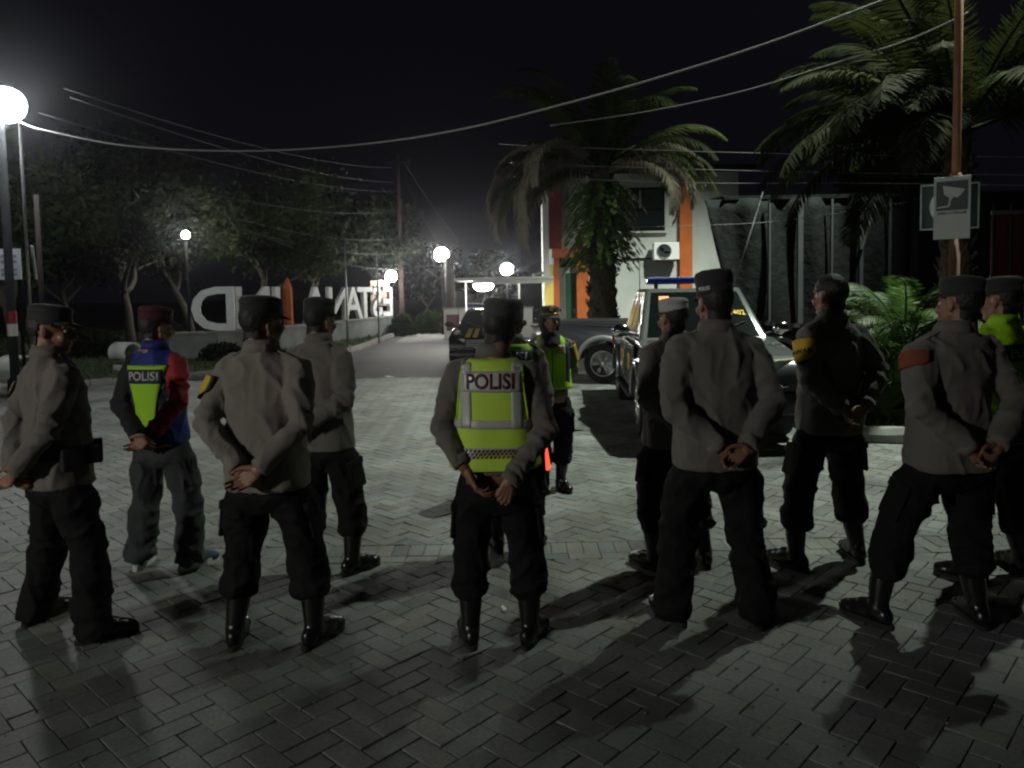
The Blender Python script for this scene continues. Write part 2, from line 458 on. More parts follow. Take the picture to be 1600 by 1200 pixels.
scrap('paper_scrap', (-.07, 4.02, .003), (.06, .02), M['white'], 'pale scrap of paper on the paving behind the vest wearer', 'scrap')
scrap('plastic_scrap', (-2.62, 15.9, -.03), (.22, .12), M['white'], 'white scrap of plastic lying on the asphalt road far left', 'scrap')

# grit and leaf crumbs lying in the joints
V, Fc = [], []
for k in range(420):
    y = random.uniform(2.0, 9.5); x = random.uniform(-.75, .75) * y; r_ = random.uniform(.004, .013); a = random.uniform(0, 6.28); b = len(V)
    for j in range(5): V.append((x + r_ * random.uniform(.6, 1.2) * math.cos(a + j * 1.257), y + r_ * random.uniform(.6, 1.2) * math.sin(a + j * 1.257), .002))
    V.append((x, y, .002 + r_ * .6)); Fc += [(b + j, b + (j + 1) % 5, b + 5) for j in range(5)]
me = bpy.data.meshes.new('grit'); me.from_pydata(V, [], Fc); me.materials.append(mat('grit_and_leaf_crumbs', (.20, .17, .11), .9, noise_amt=.8, noise_scale=2))
tag(obj_from(me, 'grit'), 'grit and dry leaf crumbs scattered over the paving', 'grit', kind='stuff')

# grass verge at the left with kerb, planting island at the right
VERGE = [(-30, 14.2), (-9.2, 14.6), (-6.9, 15.8), (-5.6, 18.5), (-4.9, 24), (-4.9, 31), (-6.5, 33.5), (-14, 40), (-40, 42)]
mb = MB(); mb.prism(VERGE, -.3, .06, axes=(0, 1, 2)); o = mb.build('grass_verge', M['soil']); tag(o, kind='structure')
def inside(poly, x, y):
    r_ = False; n = len(poly)
    for i in range(n):
        x1, y1 = poly[i]; x2, y2 = poly[(i + 1) % n]
        if (y1 > y) != (y2 > y) and x < (x2 - x1) * (y - y1) / (y2 - y1) + x1: r_ = not r_
    return r_
def blades(name, poly, n, h, z, m):
    xs = [p[0] for p in poly]; ys = [p[1] for p in poly]; vs_ = []; fs_ = []
    k = 0
    while k < n:
        x, y = random.uniform(max(min(xs), -24), max(xs)), random.uniform(min(ys), min(max(ys), 36))
        if not inside(poly, x, y): continue
        k += 1; a = random.uniform(0, 6.28); hh = h * random.uniform(.4, 1.3); wd = .012 * (1 + y * .05); l = hh * .6
        b = len(vs_); dx, dy = math.cos(a) * wd, math.sin(a) * wd; lx, ly = random.uniform(-l, l), random.uniform(-l, l)
        vs_ += [(x - dx, y - dy, z), (x + dx, y + dy, z), (x + lx, y + ly, z + hh)]; fs_.append((b, b + 1, b + 2))
    me = bpy.data.meshes.new(name); me.from_pydata(vs_, [], fs_); me.materials.append(m); o = obj_from(me, name)
    return o
o = blades('grass', VERGE, 16000, .12, .06, M['grass']); tag(o, 'short grass growing over the verge below the big letters', 'grass', kind='stuff')

ISL = [(3.55, 8.75), (3.75, 8.35), (4.5, 8.2), (6.2, 8.15), (9, 8.4), (14, 8.8), (14, 14), (6.2, 14), (4.0, 12.2), (3.6, 10.5)]
mb = MB(); mb.prism(ISL, -.3, .10, axes=(0, 1, 2)); o = mb.build('planting_island', M['soil']); tag(o, kind='structure')
o = blades('island_grass', [(3.7, 8.6), (4.5, 8.42), (9, 8.6), (9, 11), (4, 11)], 5000, .09, .10, M['grass']); tag(o, 'green grass covering the kerbed planting island at the right', 'grass', kind='stuff')
kerb = bpy.data.objects.new('kerb', None); COL.objects.link(kerb); tag(kerb, kind='structure')
def kerb_run(pts, parent, h=.17, w=.17, step=.6):
    for a, b in zip(pts[:-1], pts[1:]):
        a, b = Vector((*a, 0)), Vector((*b, 0)); d = b - a; n = max(1, round(d.length / step)); t = d.normalized(); nrm = Vector((-t.y, t.x, 0))
        for k in range(n):
            p0 = a + d * (k / n) + t * .004; p1 = a + d * ((k + 1) / n) - t * .004
            hh = h + random.uniform(-.012, .012); mb = MB(); rs = []
            for s_ in range(5):
                p = p0.lerp(p1, s_ / 4); wob = random.uniform(-.008, .008)
                rs.append([p - nrm * (w * .5 + wob) + Vector((0, 0, -.05)), p + nrm * w * .5 + Vector((0, 0, -.05)), p + nrm * w * .5 + Vector((0, 0, hh)), p - nrm * (w * .12 + wob) + Vector((0, 0, hh + wob)), p - nrm * (w * .5 + wob) + Vector((0, 0, hh - .07 + wob))])
            mb.rings(rs); mb.build('kerb_stone', M['concrete'], parent, bevel=.008)
kerb_run([ISL[9], ISL[0], ISL[1], ISL[2], ISL[3], ISL[4], (11, 8.55)], kerb)
kerb2 = bpy.data.objects.new('kerb_left', None); COL.objects.link(kerb2); tag(kerb2, kind='structure')
kerb_run([(-14, 14.45), VERGE[1], VERGE[2], VERGE[3], VERGE[4], VERGE[5]], kerb2, h=.12, w=.14, step=1.0)
# lane behind the square: pale footpath and road edge leading away
o = sheet('footpath', [(-4.2, 27), (-.6, 27), (-.3, 60), (-5.5, 60)], -.036, M['concrete'])
# ------------------------------------------------------------------ people
def vnoise(P, seed=0.0):
    P = np.asarray(P, float) + seed * 17.31
    i = np.floor(P); f = P - i; f = f * f * (3 - 2 * f)
    def h(dx, dy, dz):
        q = (i[:, 0] + dx) * 127.1 + (i[:, 1] + dy) * 311.7 + (i[:, 2] + dz) * 74.7
        s_ = np.sin(q) * 43758.5453; return s_ - np.floor(s_)
    r_ = 0
    for dx in (0, 1):
        for dy in (0, 1):
            for dz in (0, 1):
                r_ = r_ + h(dx, dy, dz) * (f[:, 0] if dx else 1 - f[:, 0]) * (f[:, 1] if dy else 1 - f[:, 1]) * (f[:, 2] if dz else 1 - f[:, 2])
    return r_
def folds(co, seed, amp):
    wv = (vnoise(co * 5, seed + 3) - .5)[:, None] * np.array([[.5, .5, .8]])
    a = vnoise(co * np.array([6, 6, 4.5]), seed) - .5
    b = 1 - np.abs(2 * vnoise(co * np.array([9, 9, 8]) + wv * 3 + co[:, [2, 0, 1]] * np.array([5, 5, 0]), seed + 1) - 1)
    c = 1 - np.abs(2 * vnoise(co * np.array([19, 19, 15]) + wv * 4, seed + 2) - 1)
    return amp * (.8 * a + 1.25 * (b ** 3 - .3) + .45 * (c ** 3 - .3))

TORSO = np.array([
    (.79, .208, .152, -.006), (.84, .208, .154, -.008), (.92, .203, .152, -.010), (1.00, .193, .143, -.004), (1.10, .188, .136, .0), (1.20, .197, .136, .0),
    (1.30, .198, .132, -.008), (1.36, .192, .122, -.014), (1.41, .158, .104, -.018), (1.445, .112, .084, -.022), (1.48, .078, .070, -.020), (1.51, .070, .066, -.018)])
TORSO[:, 1] *= .96
def torso_at(z):
    return [float(np.interp(z, TORSO[:, 0], TORSO[:, k])) for k in (1, 2, 3)]
NSE = 2.5
def se_ring(rx, ry, yc, z, n=36):
    r_ = []
    for k in range(n):
        a = 2 * math.pi * k / n; c, s_ = math.cos(a), math.sin(a)
        q = (abs(c) ** NSE + abs(s_) ** NSE) ** (-1 / NSE)
        r_.append((rx * q * c, yc + ry * q * s_, z))
    return r_
def back_pt(x, z, off, g=1.0, front=False, seed=0.0):
    rx, ry, yc = torso_at(z); rx = rx * g + off; ry = ry * g + off
    u = min(abs(x) / rx, .985)
    y = ry * (1 - u ** NSE) ** (1 / NSE)
    wv = .007 * math.sin(9 * x + 11 * z + seed) + .006 * math.sin(23 * x - 6 * z + 2 * seed) * (1.3 - min(z, 1.3)) * 2
    return (x, yc + (y + wv if front else -(y + wv)), z)

def grid_patch(name, fn, u0, u1, v0, v1, m, parent, nu=10, nv=10, thick=.003):
    vs_ = [fn(u0 + (u1 - u0) * a / nu, v0 + (v1 - v0) * b / nv) for a in range(nu + 1) for b in range(nv + 1)]
    fs_ = [(a * (nv + 1) + b, (a + 1) * (nv + 1) + b, (a + 1) * (nv + 1) + b + 1, a * (nv + 1) + b + 1) for a in range(nu) for b in range(nv)]
    me = bpy.data.meshes.new(name); me.from_pydata(vs_, [], fs_); me.materials.append(m)
    me.polygons.foreach_set('use_smooth', [True] * len(fs_)); o = obj_from(me, name, parent)
    md = o.modifiers.new('t', 'SOLIDIFY'); md.thickness = thick; md.offset = 0
    return o
def text_on(name, body, size, fn, cu, cv, m, parent, bold=.0, spacing=1.0, mirror=False, lift=.0, sx=1.0):
    me = text_mesh(body, size, 0, bold, spacing=spacing)
    b = bmesh.new(); b.from_mesh(me)
    bmesh.ops.triangulate(b, faces=b.faces)
    bmesh.ops.subdivide_edges(b, edges=[e for e in b.edges if e.calc_length() > size * .3], cuts=1)
    for v_ in b.verts:
        v_.co = Vector(fn(cu + (-v_.co.x if mirror else v_.co.x) * sx, cv + v_.co.y))
    b.to_mesh(me); b.free(); me.materials.clear(); me.materials.append(m)
    o = obj_from(me, name, parent); md = o.modifiers.new('t', 'SOLIDIFY'); md.thickness = .002; md.offset = 0
    return o

# --- shared head, hand and boot meshes
def make_head():
    mb = MB()
    mb.ball((0, -.012, .03), (.077, .098, .092), 24, 16)
    mb.ball((0, .03, -.035), (.061, .066, .088), 20, 14)
    for s_ in (-1, 1):
        mb.capsule((s_ * .052, .0, -.055), (s_ * .012, .068, -.103), .022, .02)
        mb.capsule((s_ * .045, .072, .021), (0, .088, .022), .011, .012)
        mb.ball((s_ * .04, .066, -.036), .026)
        mb.ball((s_ * .076, -.010, -.012), (.010, .019, .031), rot=Matrix.Rotation(s_ * .25, 3, 'Z'))
    mb.ball((0, .066, -.1), (.03, .028, .022))
    mb.capsule((0, .094, .006), (0, .114, -.036), .010, .0155)
    for s_ in (-1, 1): mb.ball((s_ * .013, .102, -.042), .0095)
    mb.capsule((-.02, .088, -.065), (.02, .088, -.065), .008, .008)
    mb.capsule((-.016, .087, -.077), (.016, .087, -.077), .0085, .0085)
    mb.tube([(0, -.02, -.04), (0, -.026, -.10), (0, -.03, -.15), (0, -.032, -.19)], [.060, .063, .064, .060], 20)
    return remesh(mb, .0055, 2, name='head')
HEAD = make_head()

def make_hand(curl, spread=.0, thumb_in=.0):
    mb = MB()
    L_ = [.086, .091, .086, .077]; ph = [(.041, .025, .019), (.045, .028, .020), (.041, .026, .019), (.032, .02, .017)]
    for i in range(4):
        ky = .031 - .0205 * i
        mb.capsule((.0, ky * .55, 0), (L_[i], ky, 0), .0155, .0115)
        if i < 3: mb.capsule((.03, ky * .7 - .008, -.002), (L_[i] - .008, ky - .010, -.002), .0135, .010)
        p = Vector((L_[i], ky, 0)); ang = 0
        for k in range(3):
            ang += curl[k] * (1 + .12 * i)
            q = p + Vector((math.cos(ang), spread * (1.5 - i) * .5, -math.sin(ang))) * ph[i][k]
            mb.capsule(p, q, .0092 - .0009 * k - (.001 if i == 3 else 0), .0085 - .001 * k - (.001 if i == 3 else 0)); p = q
    t = [Vector((.012, .02, -.006)), Vector((.048, .047 - thumb_in * .01, -.016)), Vector((.076, .056 - thumb_in * .03, -.026)), Vector((.096, .055 - thumb_in * .045, -.036))]
    for k in range(3): mb.capsule(t[k], t[k + 1], (.0155, .0115, .0095)[k], (.0115, .0095, .0078)[k])
    mb.tube([(-.022, 0, 0), (-.012, 0, 0), (.005, 0, 0), (.02, 0, 0)], [.022, .028, .029, .026], 14, flat=(1.08, .86), up=(0, 0, 1))
    return remesh(mb, .0042, 1, name='hand')
HANDS = {'relaxed': make_hand((.45, .5, .35)), 'grip': make_hand((.85, .95, .6), thumb_in=.8), 'fist': make_hand((1.25, 1.4, .9), thumb_in=1.0)}

def make_boot(shaft):
    mb = MB()
    mb.ball((0, -.055, .05), (.042, .05, .052)); mb.ball((0, .135, .035), (.047, .06, .038)); mb.ball((.0, .06, .048), (.045, .10, .048))
    mb.capsule((0, -.035, .08), (0, .06, .07), .046, .04)
    if shaft: mb.tube([(0, -.02, .05), (0, -.022, .12), (0, -.012, .20), (0, -.008, shaft)], [.05, .049, .058, .064], 18)
    else: mb.tube([(0, -.03, .05), (0, -.03, .115)], [.05, .047], 16)
    me = remesh(mb, .007, 2, name='boot'); co = get_co(me); co[:, 2] = np.maximum(co[:, 2], .016); co[:, 2] += .004
    lac = np.where((co[:, 1] > .0) & (co[:, 2] > .06), np.sin(co[:, 2] * 260) * .0022, 0); co[:, 1] += lac
    set_co(me, co); return me
BOOT, SHOE = make_boot(.31), make_boot(0)
def make_sole(h):
    out_ = []
    for k in range(28):
        a = 2 * math.pi * k / 28; c, s_ = math.cos(a), math.sin(a)
        yy = .04 + .152 * s_ ; wv = .046 if yy > .06 else .040 - .006 * math.exp(-((yy - .02) / .04) ** 2)
        out_.append((wv * math.copysign(abs(c) ** .75, c), yy))
    mb = MB(); mb.prism(out_, 0.001, h, axes=(0, 1, 2)); return mb.mesh('sole', smooth=False)
SOLE, SOLE_W = make_sole(.026), make_sole(.044)

def head_xf(h, yaw, pitch=0.0, tilt=0.0):
    return Matrix.Translation(h) @ Matrix.Rotation(yaw, 4, 'Z') @ Matrix.Rotation(tilt, 4, 'Y') @ Matrix.Rotation(pitch, 4, 'X')

def cap_object(parent, X, m_top, m_band, brim=True, badge=False, text=None, size=1.0, tilt=-.06, h=.085):
    T = X @ Matrix.Translation((0, -.008, .052)) @ Matrix.Rotation(tilt, 4, 'X') @ Matrix.Diagonal((size, size, size, 1))
    mb = MB(); rx, ry = .083, .101
    mb.lathe([(1.0, -.012), (1.015, .0), (1.02, .03)], 36, rx, ry, cap=False)
    band = MB(); band.lathe([(.97, -.014), (1.018, -.014), (1.022, .005), (1.026, .036), (1.0, .038)], 36, rx, ry, cap=False)
    cap = MB(); cap.lathe([(1.0, .03), (1.035, .042), (1.055, .5 * h + .021), (1.045, h), (.99, h + .013), (.82, h + .021), (.45, h + .026), (.05, h + .027)], 36, rx, ry)
    me = cap.xform(T).mesh('cap', smooth=True); co = get_co(me)
    co += get_no(me) * ((vnoise(co * 28, size * 3) - .5) * .006)[:, None]; set_co(me, co)
    o = obj_from(me, 'cap', parent, [m_top])
    b = obj_from(band.xform(T).mesh('band', smooth=True), 'cap_band', o, [m_band])
    md = b.modifiers.new('t', 'SOLIDIFY'); md.thickness = .002
    if brim:
        vs_ = []; n = 20
        for k in range(n + 1):
            a = R(28 + 124 * k / n); e = max(0.0, math.sin((a - R(28)) / R(124) * math.pi))
            for q in range(4):
                f = q / 3; rr = 1 + .0 * f
                vs_.append((rx * math.cos(a) * (1.02 + .12 * f * e), ry * math.sin(a) * 1.02 + .068 * f * e ** .6, -.006 - .022 * f * e - .012 * f * abs(math.cos(a))))
        fs_ = [(k * 4 + q, (k + 1) * 4 + q, (k + 1) * 4 + q + 1, k * 4 + q + 1) for k in range(n) for q in range(3)]
        b = MB().add(vs_, fs_).xform(T).build('brim', M['cap'], o, smooth=True); md = b.modifiers.new('t', 'SOLIDIFY'); md.thickness = .004
    if badge:
        bb = MB(); bb.lathe([(.001, .0), (.012, .0), (.018, .002), (.014, .006), (.004, .008)], 14, 1, 1.25)
        bb.xform(T @ Matrix.Translation((0, ry * 1.045, .05)) @ Matrix.Rotation(R(-90), 4, 'X')); bb.build('badge', M['gold'], o, smooth=True)
        br = MB(); br.tube([(rx * 1.035 * math.cos(R(a)), ry * 1.035 * math.sin(R(a)), .008) for a in range(25, 156, 10)], .0045, 6); br.xform(T); br.build('braid', M['gold'], o, smooth=True)
    if text:
        def fn(u_, v_):
            a = R(205) + u_ / .1
            return tuple(T @ Vector((rx * 1.045 * math.cos(a), ry * 1.045 * math.sin(a), .016 + v_)))
        text_on('lettering', text, .026, fn, .0, .0, M['white'], o, bold=.0006)
    return o

def person(name, label, loc, yaw, s=1.0, g=1.0, stance=.2, lfoot=None, rfoot=None, elbow=None, wrist=None, hand=None, head=(0, 0, 0),
           trousers='bloused', tm='trouser', sm='shirt', cap='cap', seed=1, vest=None, armband=None, jacket=None, footwear='boot', amp=.011,
           sleeves=True, pockets=True, cap_kw=None, hair=True, group='officers standing at parade rest', hem=.80, roots=None, lean=0.0, hoff=0.0):
    root = thing(name, label, 'person', (loc[0], loc[1], 0), yaw, group, s)
    elbow = elbow or ((-.240 * g, -.115, 1.13), (.240 * g, -.115, 1.13))
    wrist = wrist or ((-.052, -.205, .945), (.055, -.235, .955))
    rj = random.Random(seed * 31)
    jit = lambda p, k: tuple(c_ + rj.uniform(-k, k) for c_ in p)
    elbow = tuple(jit(e_, .018) for e_ in elbow); dw = (rj.uniform(-.02, .02), 0, rj.uniform(-.03, .03)); wrist = tuple((w_[0] + dw[0], w_[1], w_[2] + dw[2]) for w_ in wrist)
    feet = (lfoot or (-stance, .0), rfoot or (stance, .0))
    tl = rj.uniform(-.014, .014)
    sh = ((-.168 * g, -.014, 1.375 + tl), (.168 * g, -.014, 1.375 - tl))
    hip = ((-.098, 0, .865), (.098, 0, .865))
    # ---- trousers
    mb = MB(); gt = .5 + .5 * g
    mb.rings([se_ring(rx * gt, ry * gt, -.006, z) for z, rx, ry in ((1.02, .150, .105), (.95, .158, .112), (.88, .164, .118), (.82, .170, .124), (.775, .186, .138), (.73, .160, .115), (.69, .10, .08))])
    ank = []
    for i, sg in ((0, -1), (1, 1)):
        fx, fy = feet[i]; a = Vector((fx, fy - .02, .08)); h_ = Vector(hip[i]); kn = h_.lerp(a, .5) + Vector((sg * .012, .035, .0)); ank.append((h_, kn, a))
        if trousers == 'bloused':
            lo = kn.lerp(a, .30); bl = kn.lerp(a, .53); en = kn.lerp(a, .60)
            mb.tube([h_ + Vector((0, 0, .02)), h_ + Vector((0, 0, -.05)), h_.lerp(kn, .35), h_.lerp(kn, .7), kn, lo, bl, en], [.085, .106 * gt, .108 * gt, .096, .088, .087, .088, .058], 22)
        else:
            mb.tube([h_ + Vector((0, 0, .02)), h_ + Vector((0, 0, -.05)), h_.lerp(kn, .35), h_.lerp(kn, .7), kn, kn.lerp(a, .5), a + Vector((0, 0, -.02)), a + Vector((0, .012, -.055))], [.085, .106 * gt, .106 * gt, .098, .09, .087, .088, .085], 22)
    me = remesh(mb, .0105, 3, name='trousers'); co = get_co(me); no = get_no(me)
    low = np.clip((.55 - co[:, 2]) / .3, 0, 1); hide = np.clip((.80 - co[:, 2]) / .05, 0, 1)
    d = folds(co, seed + 5, amp * 1.35) + low * .010 * (vnoise(co * np.array([7, 7, 24]), seed + 7) - .5) * 2
    co = co + no * (d * hide - .006 * (1 - hide))[:, None]
    if trousers != 'bloused': co[:, 2] = np.maximum(co[:, 2], .062 if footwear == 'sneaker' else .034)
    set_co(me, co); tr = obj_from(me, 'trousers', root, [M[tm]])
    if pockets:
        for i, sg in ((0, -1), (1, 1)):
            h_, kn, a = ank[i]; c = h_.lerp(kn, .58) + Vector((sg * .094, 0, 0)); t = (kn - h_).normalized(); y = Vector((0, 1, 0)); xx = y.cross(t).normalized(); y2 = t.cross(xx)
            rt = Matrix((xx, y2, t)).transposed()
            pb = MB(); pb.box(c, (.026, .14, .17), rt); po = pb.build('cargo_pocket', M[tm], tr, bevel=.012)
            pf = MB(); pf.box(c - t * .08 + xx * 0, (.036, .148, .045), rt); pf.build('pocket_flap', M[tm], tr, bevel=.008)
    # ---- boots or shoes
    for i, sg in ((0, -1), (1, 1)):
        fx, fy = feet[i]; ang = -sg * R(18)
        h_, kn, a = ank[i]
        b = obj_from((BOOT if footwear == 'boot' else SHOE).copy(), 'boot' if footwear == 'boot' else 'shoe', root, [M['sneaker' if footwear == 'sneaker' else 'boot']])
        b.location = (fx, fy, 0); b.rotation_euler = (0, 0, ang)
        if footwear == 'boot':   # the shaft follows the shin
            c2 = get_co(b.data); tp = h_.lerp(a, .86); lean_ = Vector(((kn.x - a.x), (kn.y - a.y), 0)) / max(kn.z - a.z, .1)
            lv = Matrix.Rotation(-ang, 3, 'Z') @ lean_; k = np.clip(c2[:, 2] - .09, 0, 1); c2[:, 0] += k * lv.x; c2[:, 1] += k * lv.y; set_co(b.data, c2)
        so = obj_from((SOLE_W if footwear == 'sneaker' else SOLE).copy(), 'sole', b, [M['white_rubber' if footwear == 'sneaker' else 'sole']])
    # ---- shirt: torso and sleeves in one cloth surface
    mb = MB(); k = .955 if vest else 1.0
    zs = [z for z in np.linspace(hem, 1.51, 16)]
    mb.rings([se_ring(torso_at(z)[0] * g * k, torso_at(z)[1] * (.4 + .6 * g) * k, torso_at(z)[2], z) for z in zs])
    cuffs = []
    for i, sg in ((0, -1), (1, 1)):
        S_, E_, W_ = Vector(sh[i]), Vector(elbow[i]), Vector(wrist[i])
        stop = .93 if sleeves is True else sleeves[i]
        cu = E_.lerp(W_, stop)
        pts = [Vector((sg * .10, -.016, 1.41)), S_, S_.lerp(E_, .3), S_.lerp(E_, .65), E_.lerp(S_, .12), E_ + (E_ - S_.lerp(W_, .5)).normalized() * .006, E_.lerp(W_, .15), E_.lerp(cu, .55), cu]
        mb.tube(pts, [.055, .074 * g, .072 * g, .064 * g, .059, .058, .057, .052, .047], 18)
        cuffs.append((cu, (W_ - E_).normalized()))
    me = remesh(mb, .0095, 3, name='shirt'); co = get_co(me); no = get_no(me)
    d = folds(co, seed, amp)
    for i in (0, 1):
        S_, E_, W_ = np.array(sh[i]), np.array(elbow[i]), np.array(wrist[i])
        r_ = np.linalg.norm(co - E_, axis=1); along = (co - E_) @ ((W_ - S_) / np.linalg.norm(W_ - S_))
        d += np.exp(-(r_ / .12) ** 2) * .0045 * np.sin(along * 95 + 9 * vnoise(co * 9, seed + 8))
    hemw = np.clip((.86 - co[:, 2]) / .06, 0, 1) * (np.abs(co[:, 0]) < .25)
    d = d * (1 - .5 * hemw)
    set_co(me, co + no * d[:, None])
    mats_ = [M[sm]]
    shirt = obj_from(me, 'shirt' if not jacket else 'jacket', root, mats_)
    if jacket: jacket(shirt, sh, elbow, wrist, g, root)
    # collar
    cb = MB(); cb.lathe([(.071, 1.462), (.069, 1.50), (.066, 1.522), (.072, 1.526), (.080, 1.50), (.089, 1.468)], 30, 1.02, 1.0, c=(0, -.022, 0), cap=False)
    me = cb.mesh('collar', smooth=True); co = get_co(me); co[:, 2] += np.where(co[:, 1] > 0, -.035 * np.clip(co[:, 1] / .05, 0, 1), .004); set_co(me, co)
    co_ = obj_from(me, 'collar', shirt, [M[sm]]); md = co_.modifiers.new('t', 'SOLIDIFY'); md.thickness = .004
    if not jacket:
        for sg in (-1, 1):
            eb = MB(); eb.box((sg * .135 * g, -.016, 1.452), (.115, .052, .008), Matrix.Rotation(sg * R(24), 3, 'Y')); eb.build('shoulder_strap', M['black' if seed % 2 else sm], shirt, bevel=.003)
    for i in (0, 1):
        if sleeves is True or sleeves[i] > .5:
            c, t = cuffs[i]; kb = MB(); kb.tube([c - t * .03, c + t * .012, c + t * .016], [.050, .049, .043], 18); kb.build('cuff', M[sm] if not jacket else M['black'], shirt, smooth=True)
    # ---- body: head, neck, hands and the core they join, one mesh
    hc = Vector((hoff, -.002 + lean, 1.607)); X = head_xf(hc, *[R(a) for a in head])
    b = bmesh.new()
    def addm(me_, mtx):
        t_ = me_.copy(); t_.transform(mtx)
        if mtx.determinant() < 0: t_.flip_normals()
        b.from_mesh(t_); bpy.data.meshes.remove(t_)
    addm(HEAD, X)
    hand = hand or (('grip', (.86, .0, -.5), (.1, -1, .25)), ('relaxed', (-.80, -.05, -.6), (.05, .95, -.1)))
    HM = []
    for i in (0, 1):
        kind, f_, d_ = hand[i]; f_ = Vector(f_).normalized(); d_ = Vector(d_); d_ = (d_ - f_ * d_.dot(f_)).normalized(); t_ = d_.cross(f_)
        mt = Matrix.Identity(4)
        for r_ in range(3): mt[r_][0], mt[r_][1], mt[r_][2], mt[r_][3] = f_[r_], t_[r_], d_[r_], wrist[i][r_]
        if i == 0: mt = mt @ Matrix.Diagonal((1, -1, 1, 1))
        HM.append(mt); addm(HANDS[kind], mt)
    core = MB()
    core.rings([se_ring(torso_at(z)[0] * .8, torso_at(z)[1] * .8, torso_at(z)[2], z, 20) for z in np.linspace(.84, 1.44, 10)])
    for i in (0, 1):
        S_, E_, W_ = Vector(sh[i]), Vector(elbow[i]), Vector(wrist[i])
        core.tube([S_, S_.lerp(E_, .5), E_, E_.lerp(W_, .45), W_], [.056, .05, .042, .038, .0275], 14)
        h_, kn, a = ank[i]; core.tube([h_, h_.lerp(kn, .5), kn, kn.lerp(a, .4), a], [.080, .070, .048, .040, .028], 12)
    cm = core.mesh('core'); b.from_mesh(cm); bpy.data.meshes.remove(cm)
    me = bpy.data.meshes.new('body'); b.to_mesh(me); b.free()
    me.polygons.foreach_set('use_smooth', [True] * len(me.polygons))
    body = obj_from(me, 'body', root, [M['skin']])
    for sg in (-1, 1):
        e = MB(); e.ball((sg * .031, .0745, -.003), .0115, 12, 8, mi=0); e.ball((sg * .031, .0825, -.003), (.0065, .0045, .0065), 10, 6, mi=1); e.xform(X); e.build('eye', [M['eye'], M['iris']], body, smooth=True)
        e = MB(); e.tube([(sg * .014, .098, .022), (sg * .033, .092, .027), (sg * .05, .078, .020)], [.003, .0036, .002], 6); e.xform(X); e.build('eyebrow', M['hair'], body, smooth=True)
    e = MB(); e.tube([(-.024, .085, -.07), (-.01, .0955, -.068), (0, .0965, -.0695), (.01, .0955, -.068), (.024, .085, -.07)], [.002, .0055, .006, .0055, .002], 8, flat=(1, .7)); e.xform(X); e.build('lips', M['lip'], body, smooth=True)
    if hair:
        t_ = HEAD.copy(); bm_ = bmesh.new(); bm_.from_mesh(t_); kill = []
        for f in bm_.faces:
            x, y, z = f.calc_center_median()
            ear = abs(x) > .072 and z < .03 and -.035 < y < .02
            keep = ((z > .02 and y < .045 + .3 * (z - .02)) or (y < -.045 and z > -.078 + .010 * math.sin(x * 60)) or (y < .0 and z > -.0)) and not ear
            if not keep: kill.append(f)
        bmesh.ops.delete(bm_, geom=kill, context='FACES')
        for v_ in bm_.verts:
            v_.co += v_.normal * (.0075 + .003 * noise.noise(v_.co * 90))
        bm_.to_mesh(t_); bm_.free(); t_.transform(X); ho = obj_from(t_, 'hair', root, [M['hair']]); md = ho.modifiers.new('t', 'SOLIDIFY'); md.thickness = .009; md.offset = -1
    if cap:
        kw = dict(m_top=M[cap], m_band=M['cap']); kw.update(cap_kw or {}); cap_object(root, X, **kw)
    if armband: make_armband(root, sh, elbow, g, **armband)
    if vest: vest(root, g, seed)
    return root, X, HM, (sh, elbow, wrist)

def make_armband(root, sh, elbow, g, side=0, m='yellow', text=None, border=True, full=False, t0=.12, t1=.62, a0=None, name='armband'):
    S_, E_ = Vector(sh[side]), Vector(elbow[side]); ax = (E_ - S_).normalized(); sg = -1 if side == 0 else 1
    o_ = Vector((sg, -.25, 0)); o_ = (o_ - ax * o_.dot(ax)).normalized(); p_ = ax.cross(o_); L = (E_ - S_).length
    def fn(off):
        def f(u_, v_):
            lim = 1.0 if full else 1 - .35 * max(0, (v_ - .6) / .4) ** 2
            a = u_ * lim; vv = v_ * (1 if full else (1 - .12 * (abs(u_) / 1.2) ** 2)); t = t0 + (t1 - t0) * vv
            rr = (.076 + (.064 - .076) * t) * g + off
            return tuple(S_ + ax * (L * t) + (o_ * math.cos(a) + p_ * math.sin(a)) * rr)
        return f
    if border: grid_patch('armband_border', fn(.011), -1.32, 1.32, -.03, 1.06, M['navy'], root, 16, 10, .004)
    b = grid_patch(name, fn(.0145), -1.15, 1.15, .0, .97, M[m], root, 16, 10, .004)
    if text:
        f2 = fn(.0185)
        for k, line in enumerate(text):
            text_on('lettering', line, .038, lambda u_, v_: f2(u_ / .078, .56 + .0 - v_ / (L * (t1 - t0))), 0.0, .0 - k * .034, M['black'], b, bold=.001, mirror=(side == 0))
    return b

